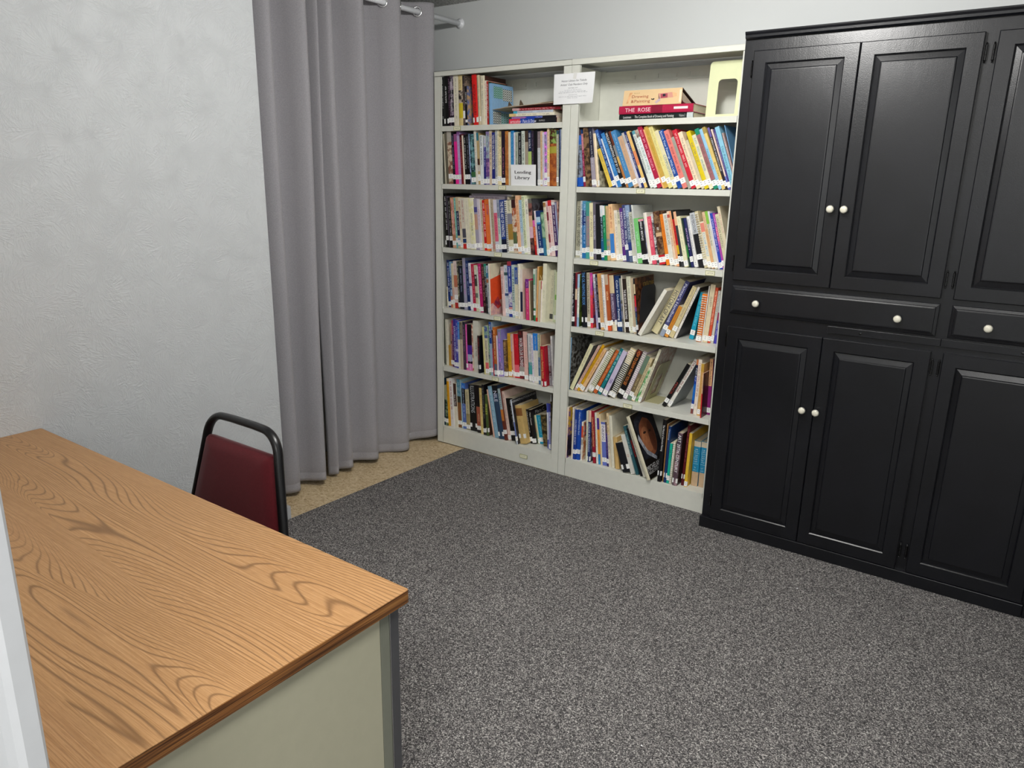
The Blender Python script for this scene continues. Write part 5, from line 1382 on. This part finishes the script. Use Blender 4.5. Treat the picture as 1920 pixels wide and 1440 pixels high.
def make_book(name, w, h, d, main, cov, bands, text, flags, label, cat, group, loc, rot, rnd):
    hard = 'h' in flags
    root = thing(name, label, cat, loc, group, rot)
    cm, t, b = cover_shell(w, h, d, main, cov, bands, hard)
    cm.build('cover', M['cover'], root)
    e = 0.003 if hard else 0.0006
    bm = boxes((t + 0.0001, b + t, e, w - t - 0.0001, d - (0.004 if hard else 0.0005), h - e - (0.001 if hard else 0)))
    mk('page_block', bm, M['pages'], root)
    yo = -0.0009 if hard else -0.0004
    if 'w' in flags:
        n = int(h / 0.011)
        bm = bmesh.new()
        for i in range(1, n):
            z = h * i / n
            box(bm, -0.0005 + w * 0.06, -0.0035, z - 0.0019, w * 0.94, 0.008, z + 0.0019)
        wd = mk('wire_binding', bm, M['wire_white'] if sum(parse_cols(main)[0][:3]) < 1.4 or 'black' in label else M['wire'], root)
        wd['kind'] = 'stuff'
        yo = -0.004
    if text and text != '-':
        rg, tx = (0.06, 0.78), None
        s = text
        if ':' in s:
            s, tx = s.split(':', 1)
        if '@' in s:
            s, r2 = s.split('@')
            rg = tuple(float(v) for v in r2.split('-'))
        s = s.replace('*', '')
        if s:
            c = hexc(s)
        else:
            c = hexc('eee') if sum(parse_cols(main)[0][:3]) < 1.0 else hexc('333')
        cm = CM()
        ln = h * (rg[1] - rg[0])
        o = (w / 2, yo, h * (1 - rg[0]))
        if tx:
            text_on(cm, tx, o, (0, 0, -1), (1, 0, 0), ln, min(w * 0.62, 0.032), c)
        else:
            g = min(w * 0.5, rnd.uniform(0.006, 0.011))
            scribble(cm, o, (0, 0, -1), (1, 0, 0), ln * rnd.uniform(0.8, 1.0), g, c, rnd)
            if rg == (0.06, 0.78) and w > 0.006 and 'n' in flags + 'x':
                scribble(cm, (w / 2, yo, h * 0.2), (0, 0, -1), (1, 0, 0), h * 0.06, g * 0.7, c, rnd)
        if cm.f:
            cm.build('lettering', M['prt'], root)
    m = flags.strip('hkwn')
    if 'n' not in flags:
        f = float(m) if m else 0.08
        z0 = max(0.004, h * f - 0.002)
        sh = 0.026
        cm = CM()
        c = hexc('f6f6f4')
        x0, x1 = -0.0003, w + 0.0003
        y = yo + 0.0001
        cm.poly([(x0, y, z0), (x1, y, z0), (x1, y, z0 + sh), (x0, y, z0 + sh)], c)
        cm.poly([(x1, y, z0), (x1, 0.009, z0), (x1, 0.009, z0 + sh), (x1, y, z0 + sh)], c)
        cm.poly([(x0, 0.009, z0), (x0, y, z0), (x0, y, z0 + sh), (x0, 0.009, z0 + sh)], c)
        g = min(0.006, w * 0.45)
        ic = hexc(rnd.choice(['55585e', '3a3c42', '7a7c80']))
        zc = z0 + sh * 0.5
        for k in range(2):
            zz = zc + (k - 0.5) * g * 1.5
            cm.poly([(w / 2 - g / 2, y - 0.0002, zz), (w / 2 + g / 2, y - 0.0002, zz), (w / 2 + g / 2, y - 0.0002, zz + g * 0.35), (w / 2 - g / 2, y - 0.0002, zz + g * 0.35)], ic)
        cm.build('spine_label', M['prt'], root)
    return root
BY = {}
for key, (zs, data) in BOOKS.items():
    rnd = random.Random(key)
    sp = SIDE[key[0]]
    for line in data.strip().split('\n'):
        x, y, z0, w, h, lean, d, main, cov, bands, text, flags, look = line.split('|')
        x, y, z0, w, h, lean, d = (float(v) for v in (x, y, z0, w, h, lean, d))
        booklet = 'k' in flags
        label = '%s on the %s shelf, %s' % (look, ORD[key[1]], sp)
        BY[(key, look)] = (make_book('booklet' if booklet else 'book', w, h, d, main, cov, bands, text, flags, label, 'booklet' if booklet else 'book',
                  'books on the %s shelf of the %s' % (ORD[key[1]], sp), (x, y, zs + z0 + 0.0004), (0, math.radians(lean), 0), rnd), w, h, d)

# printed pictures and words on covers that face the room
def on_cover(key, look, name='cover_print'):
    root, w, h, d = BY[(key, look)]
    cm = CM()
    X = w + 0.0005
    def P(u, v):                # u from the spine outwards, v upwards, both 0..1
        return (X, u * d, v * h)
    return root, cm, P, w, h, d
def cover_text(key, look, lines, col):
    root, cm, P, w, h, d = on_cover(key, look)
    for s, u0, u1, v, ht in lines:
        text_on(cm, s, P(u0, v), (0, 1, 0), (0, 0, 1), (u1 - u0) * d, ht, hexc(col))
    cm.build('cover_lettering', M['prt'], root)
def cover_poly(key, look, polys, name='cover_picture'):
    root, cm, P, w, h, d = on_cover(key, look)
    for n, (pts, c) in enumerate(polys):
        cm.poly([(p[0] + 0.0001 * n, p[1], p[2]) for p in (P(*q) for q in pts)], *parse_cols(c))
    return cm.build(name, M['prt'], root)
def ell(cx, cy, rx, ry, rot=0, n=24):
    a = math.radians(rot)
    return [(cx + rx * math.cos(t) * math.cos(a) - ry * math.sin(t) * math.sin(a), cy + rx * math.cos(t) * math.sin(a) + ry * math.sin(t) * math.cos(a)) for t in [2 * math.pi * i / n for i in range(n)]]
cover_text('L1', 'tall taupe album with lettered cover', [('Photo', 0.02, 0.62, 0.92, 0.034)], '1a1a1a')
cover_text('L4', 'white-spined book with orange watercolour cover', [('Atmospheric', 0.52, 1.35, 0.37, 0.03), ('Watercolour', 0.52, 1.35, 0.27, 0.03)][:0] + [('Atm', 0.5, 0.97, 0.37, 0.03), ('Wat', 0.5, 0.97, 0.27, 0.03)], '7a1a1a')
cover_poly('L4', 'white-spined book with orange watercolour cover', [([(0.01, 0.0), (1, 0.0), (1, 0.2), (0.6, 0.3), (0.01, 0.22)], 'e0b8a8+c89aa0'), ([(0.01, 0.7), (1, 0.86), (1, 1), (0.01, 1)], 'e4dcc0'), ([(0.35, 0.77), (0.8, 0.85), (1, 0.95), (0.5, 1)], '9a8f78'), ([(0.1, 0.22), (0.3, 0.35), (0.45, 0.15), (0.3, 0.1)], '7a2a4a+c0403a')])
cover_text('L4', 'tan-orange book with gold-brown cover', [('WATER', 0.05, 0.9, 0.8, 0.03)], 'f0e0b0')
cover_text('L6', 'black book lettered in white', [('Mary C', 0.25, 0.85, 0.9, 0.028)], 'b8b8b8')
cover_text('L6', 'white-spined book with large black cover', [('PHOTOGRAPHER', 0.3, 0.98, 0.95, 0.014), ('BERNARD', 0.02, 0.3, 0.95, 0.014)], 'c8c8c8')
cover_text('R4', 'black book with coloured title blocks', [('CREATIVE', 0.42, 0.98, 0.86, 0.026)], 'e0c060')
cover_text('R6', 'cream book with large dark portrait cover', [('MICHELANGELO', 0.04, 0.96, 0.16, 0.03), ('SELECTIONS', 0.04, 0.6, 0.09, 0.014)], 'd8d8d8')
cover_poly('R6', 'cream book with large dark portrait cover', [
    ([(0.06, 0.3), (0.1, 0.9), (0.5, 1.0), (0.98, 0.8), (0.98, 0.26)], '1f2028+2a2c36'),
    (ell(0.5, 0.6, 0.33, 0.3, -8), '9a5c3c+8a4f34'), (ell(0.42, 0.56, 0.2, 0.2, -8), 'b87850+a86a48'), (ell(0.66, 0.58, 0.13, 0.24, -8), '6a3826+74402c'),
    (ell(0.40, 0.67, 0.07, 0.018), '33201a'), (ell(0.64, 0.66, 0.05, 0.016), '2a1812'),
    ([(0.06, 0.75), (0.5, 0.9), (0.9, 0.78), (0.9, 0.84), (0.5, 0.97), (0.06, 0.84)], '33343e+22232b'),
    ([(0.1, 0.7), (0.28, 0.42), (0.6, 0.25), (0.55, 0.21), (0.22, 0.36), (0.04, 0.62)], 'c0c4cc+8a8e98')])
cover_poly('L3', 'tall picture book with dark house cover', [([(0.1, 0.3), (0.1, 0.65), (0.4, 0.9), (0.75, 0.65), (0.75, 0.3)], '2a1a20'), ([(0.05, 0.05), (0.9, 0.05), (0.9, 0.3), (0.05, 0.3)], '7a4a30+3a2418'), ([(0.03, 0.93), (0.97, 0.93), (0.97, 0.99), (0.03, 0.99)], '4a4c50')])
cover_poly('R2', 'thick cream book with dark picture cover', [([(0.08, 0.3), (0.95, 0.3), (0.95, 0.72), (0.08, 0.72)], '1c2428+3a4448'), ([(0.3, 0.06), (0.9, 0.06), (0.9, 0.27), (0.3, 0.27)], '5a4a38+c8b89a')])
cover_poly('R6', 'short white picture book', [([(0.08, 0.62), (0.92, 0.62), (0.92, 0.97), (0.08, 0.97)], '2a3a6a+c84a2c'), ([(0.1, 0.3), (0.8, 0.3), (0.8, 0.5), (0.1, 0.5)], 'b0602c+e0b088')])
cover_poly('R6', 'cream-spined book with yellow and violet cover', [([(0.1, 0.72), (0.95, 0.72), (0.95, 0.98), (0.1, 0.98)], 'd8b43c+b8942c'), ([(0.02, 0.03), (0.98, 0.03), (0.98, 0.45), (0.02, 0.45)], '241c2c+4a3a5a')])
# interlaced rings on the pale blue picture book
root, cm, P, w, h, d = on_cover('L1', 'light blue picture book with knot pattern cover')
for k, (u0, v0, u1, v1, c) in enumerate(((0.08, 0.66, 0.5, 0.93, '2f8a44'), (0.5, 0.62, 0.95, 0.9, '1a1a1a'), (0.04, 0.03, 0.42, 0.33, '1c1c1c'), (0.42, 0.03, 0.96, 0.3, '2c7a3e'))):
    cm.poly([P(*p) for p in ((u0, v0), (u1, v0), (u1, v1), (u0, v1))], hexc('e8eee8' if c[0] == '1' else 'a8c8d8'))
    nu, nv = 5, 5
    for i in range(nu):
        for j in range(nv):
            cx, cy = (u0 + (u1 - u0) * (i + 0.5) / nu) * d, (v0 + (v1 - v0) * (j + 0.5) / nv) * h
            r = 0.0078
            m = 12
            for q in range(m):
                a0, a1 = 2 * math.pi * q / m, 2 * math.pi * (q + 1) / m
                cm.poly([(w + 0.0008, cx + rr * math.cos(a), cy + rr * math.sin(a)) for rr, a in ((r, a0), (r, a1), (r * 0.55, a1), (r * 0.55, a0))], hexc(c))
cm.build('knot_pattern', M['prt'], root)

# ------------------------------------------------------------------ books lying flat
def flat_book(look, x0, x1, z0, z1, y, d, main, bands, texts, label, grp, hard=False, name='book', cov=''):
    """a book on its side with the spine to the room: built upright, then laid down so that its foot is at x1"""
    w, h = z1 - z0, x1 - x0
    root = thing(name, label, name, (x0, y, z1), grp, (0, math.radians(90), 0))
    cm, t, b = cover_shell(w, h, d, main, cov or main, bands, hard)
    cm.build('cover', M['cover'], root)
    e = 0.003 if hard else 0.0005
    mk('page_block', boxes((t + 0.0001, b + t, e, w - t - 0.0001, d - 0.001, h - e)), M['pages'], root)
    yo = -0.0009 if hard else -0.0004
    if texts:
        cm = CM()
        for s, a0, a1, c, f in texts:
            o = (w / 2, yo, a0 * h)
            if s:
                text_on(cm, s, o, (0, 0, 1), (-1, 0, 0), (a1 - a0) * h, w * f, hexc(c))
            else:
                scribble(cm, o, (0, 0, 1), (-1, 0, 0), (a1 - a0) * h, w * f, hexc(c), R)
        cm.build('lettering', M['prt'], root)
    return root
G1 = 'flat books on the top shelf beside the curtain'
z = 1.9253
flat_book('', 0.512, 0.818, z, z + 0.0255, 0.024, 0.21, 'e23a52', '.0-.34:1a1a1e .34-.46:20242c .46-.76:2448a8', [('artcolor', 0.03, 0.27, 'f6e8ea', 0.62), ('Paint & Draw', 0.3, 0.58, 'eef', 0.7), ('', 0.64, 0.78, 'ccc', 0.3)], 'pink, blue and black paint and draw volume, lowest of the flat stack', G1)
flat_book('', 0.528, 0.812, z + 0.026, z + 0.0365, 0.026, 0.2, '9a7ab8', '.0-.3:14161c .3-.7:2a4ab4', [('', 0.05, 0.35, 'e8c', 0.5), ('', 0.55, 0.7, 'dde', 0.5)], 'slim violet and blue book second from bottom of the flat stack', G1)
flat_book('', 0.514, 0.804, z + 0.037, z + 0.052, 0.022, 0.2, 'ece6d0', '.85-1:e8c888', [('', 0.1, 0.6, '987', 0.4), ('', 0.75, 0.9, '654', 0.4)], 'cream-spined book in the middle of the flat stack', G1)
flat_book('', 0.536, 0.79, z + 0.0525, z + 0.0655, 0.03, 0.2, 'c4ccd8', '.9-1:4ab0cc', [('', 0.12, 0.5, '778', 0.4), ('', 0.6, 0.95, '989', 0.4)], 'pale grey-blue book under the red one in the flat stack', G1)
flat_book('', 0.53, 0.836, z + 0.066, z + 0.0795, 0.028, 0.19, '9c2630', '.85-1:c8a0a0', [('', 0.1, 0.9, 'ecc', 0.45)], 'dark red book near the top of the flat stack', G1)
mg = thing('magazine', 'floppy open magazine sagging over the flat stack on the top shelf', 'magazine', (0.402, 0.02, 2.008), None)
bm = bmesh.new()
nu = 14
for lay in range(3):
    g = []
    for i in range(nu + 1):
        u = i / nu
        zz = -0.006 + 0.022 * u ** 0.7 + 0.0022 * lay + (0.003 * math.sin(u * 9) if lay == 2 else 0)
        xx = u * (0.40 - 0.02 * lay) + 0.02 * lay
        g.append([bm.verts.new((xx, yy, zz + k)) for k in (0, 0.0012) for yy in (0.0 + 0.004 * lay, 0.2)])
    for A, B in zip(g, g[1:]):
        for q in ((0, 1), (3, 2), (2, 0), (1, 3)):
            bm.faces.new((A[q[0]], A[q[1]], B[q[1]], B[q[0]]))
    bm.faces.new((g[0][0], g[0][1], g[0][3], g[0][2]))
    bm.faces.new((g[-1][0], g[-1][1], g[-1][3], g[-1][2]))
bmesh.ops.recalc_face_normals(bm, faces=bm.faces[:])
mk('sheets', bm, plain('magazine_paper', 'c9b9a0', 0.5, 0.3, var=0.1), mg)
for k, (x, c) in enumerate(((0.09, 0.02), (0.165, 0.028))):
    bm = bmesh.new()
    a = [bm.verts.new(v) for v in ((x, 0.02, 0.011), (x + 0.035, 0.01, 0.012), (x + 0.012, 0.015, 0.012 + c), (x - 0.004, 0.03, 0.02 + c * 0.5))]
    bm.faces.new(a)
    f = mk('torn_corner', bm, plain('torn_paper_%d' % k, '6a5a48', 0.6, 0.2), mg)
    f.modifiers.new('thickness', 'SOLIDIFY').thickness = 0.0006
G3 = 'books lying across the third shelf beside the curtain'
flat_book('', 0.234, 0.505, 1.5265, 1.5435, 0.028, 0.16, '8c848e', '.0-.06:55505a', [('', 0.06, 0.8, '5a3a48', 0.42)], 'grey-lilac book lying across the tops of the cream books', G3)
flat_book('', 0.247, 0.53, 1.544, 1.5555, 0.034, 0.16, '6c666e', '.0-.1:888', [('', 0.05, 0.7, '4a444c', 0.4)], 'dark grey book lying topmost over the cream books', G3)

GR = 'books lying on the top shelf by the bookend'
flat_book('', 1.181, 1.563, 1.9255, 1.9505, 0.022, 0.22, '15201f', '.0-.08:c8d0d0', [('Leatman', 0.06, 0.17, 'ddd', 0.5), ('The Complete Book of Drawing and Painting', 0.22, 0.75, 'e8e8e4', 0.6), ('Volume 2', 0.82, 0.9, 'ccc', 0.5)], 'black volume on drawing lying at the bottom beside the cream bookend', GR, True)
rose = flat_book('', 1.180, 1.562, 1.951, 1.9885, 0.018, 0.235, 'b41e46', '.4-.55:8a1434', [('THE  ROSE', 0.09, 0.44, 'f0dce0', 0.52)], 'crimson hardback on roses lying upon the black volume', GR, True)
cm = CM()
cm.poly([(0.022, -0.0013, 0.287), (0.022, -0.0013, 0.357), (0.0115, -0.0013, 0.357), (0.0115, -0.0013, 0.287)], hexc('efe6e4'))
cm.build('spine_label', M['prt'], rose)
tb = thing('book', 'cream drawing and painting hardback propped open on the crimson book', 'book', (1.196, 0.02, 1.989), GR)
W_, H_ = 0.305, 0.0705
cm = CM()
cpt = hexc('e4c496')
def slab(cm, a, b, c, d, th, col, col2=None):
    n = (Vector(b) - Vector(a)).cross(Vector(d) - Vector(a)).normalized() * th
    q = [Vector(v) for v in (a, b, c, d)]
    p = [v - n for v in q]
    cm.poly(q, col)
    cm.poly(p[::-1], col2 or col)
    for i in range(4):
        j = (i + 1) % 4
        cm.poly([q[i], p[i], p[j], q[j]], col2 or col)
slab(cm, (0, 0, 0), (W_, 0, 0), (W_, 0.006, H_), (0.004, 0.006, H_), 0.003, cpt, hexc('5a3a2a'))
cm.build('cover', M['cover'], tb)
cm = CM()
slab(cm, (0.004, 0.007, H_), (W_, 0.007, H_), (W_, 0.2, 0.006), (0.004, 0.2, 0.006), 0.003, hexc('6a4a34'), hexc('3a2a20'))
cm.build('back_cover', M['cover'], tb)
bm = bmesh.new()
a = [(0.012, H_ - 0.012), (0.012, 0.022), (0.05, 0.01), (0.15, 0.003), (0.16, 0.008)]
for x in (0.006, W_ - 0.008):
    pass
lo = [bm.verts.new((0.006, y, zz)) for y, zz in a]
hi = [bm.verts.new((W_ - 0.008, y, zz)) for y, zz in a]
for i in range(len(a)):
    j = (i + 1) % len(a)
    bm.faces.new((lo[i], lo[j], hi[j], hi[i]))
bm.faces.new(lo)
bm.faces.new(hi[::-1])
bmesh.ops.recalc_face_normals(bm, faces=bm.faces[:])
mk('page_block', bm, M['pages'], tb)
cm = CM()
def F(x, zz):
    return (x, -0.0006 + 0.006 * zz / H_, zz)
text_on(cm, 'the art of', F(0.058, 0.057), (1, 0, 0), (0, 0.085, 0.99), 0.03, 0.007, hexc('b08a5a'))
text_on(cm, 'Drawing', F(0.048, 0.0415), (1, 0, 0), (0, 0.085, 0.99), 0.087, 0.017, hexc('a8442c'))
text_on(cm, '&Painting', F(0.045, 0.02), (1, 0, 0), (0, 0.085, 0.99), 0.1, 0.017, hexc('a8442c'))
cm.build('lettering', M['prt'], tb)
cm = CM()
def Q(pts, c, c2=None, k=0):
    cm.poly([(x, -0.0007 - 0.0001 * k + 0.006 * zz / H_, zz) for x, zz in pts], hexc(c), hexc(c2) if c2 else None)
Q([(0.185, 0.05), (0.255, 0.053), (0.262, 0.03), (0.188, 0.026)], 'd89a88')
Q([(0.255, 0.053), (0.278, 0.048), (0.28, 0.034), (0.262, 0.03)], 'e8b888')
Q([(0.197, 0.047), (0.232, 0.0485), (0.234, 0.03), (0.199, 0.0285)], 'a84a58', k=1)
Q([(0.208, 0.0465), (0.222, 0.047), (0.223, 0.036), (0.209, 0.0355)], '2a2430', k=2)
Q([(0.185, 0.05), (0.188, 0.026), (0.17, 0.012), (0.18, 0.005), (0.2, 0.02)], 'c8b0b8')
Q([(0.15, 0.025), (0.162, 0.022), (0.168, 0.026), (0.165, 0.03), (0.156, 0.027), (0.151, 0.03)], '2a2228')
Q([(0.292, 0.062), (0.303, 0.062), (0.303, 0.008), (0.292, 0.008)], 'ecdcc0')
Q([(0.02, 0.01), (0.03, 0.012), (0.05, 0.06), (0.035, 0.06)], 'd8a070', 'e8b888')
cm.build('cover_picture', M['prt'], tb)

for look in ('blue and tan volume beside the yellow', 'blue and tan volume nearest the end'):
    root, w, h, d = BY[('R6', look)]
    cm = CM()
    for v, l in ((0.82, 0.5), (0.775, 0.66), (0.69, 0.45), (0.645, 0.6), (0.6, 0.7), (0.555, 0.55), (0.42, 0.4), (0.36, 0.5)):
        scribble(cm, (w * (1 - l) / 2, -0.0024, h * v), (1, 0, 0), (0, 0, 1), w * l, h * 0.026, hexc('d8ecf0'), R)
    for v in (0.735, 0.5):
        cm.poly([(w * 0.14, -0.0024, h * v), (w * 0.86, -0.0024, h * v), (w * 0.86, -0.0024, h * v + 0.0012), (w * 0.14, -0.0024, h * v + 0.0012)], hexc('d8ecf0'))
    cm.build('lettering', M['prt'], root)

for x, y, s, label in ((2.384, -0.449, 0.003, 'white lint fleck on the carpet before the cabinet doors'), (2.257, -1.662, 0.0028, 'white lint fleck lying out on the open carpet'), (2.708, -0.696, 0.0025, 'tiny pale lint speck on the carpet towards the third cabinet door')):
    bm = bmesh.new()
    bmesh.ops.create_icosphere(bm, subdivisions=1, radius=s)
    bmesh.ops.scale(bm, vec=(1.3, 1, 0.4), verts=bm.verts)
    o = mk('lint_fleck', bm, M['paper'])
    o.location = (x, y, s * 0.4)
    tag(o, label, 'lint')
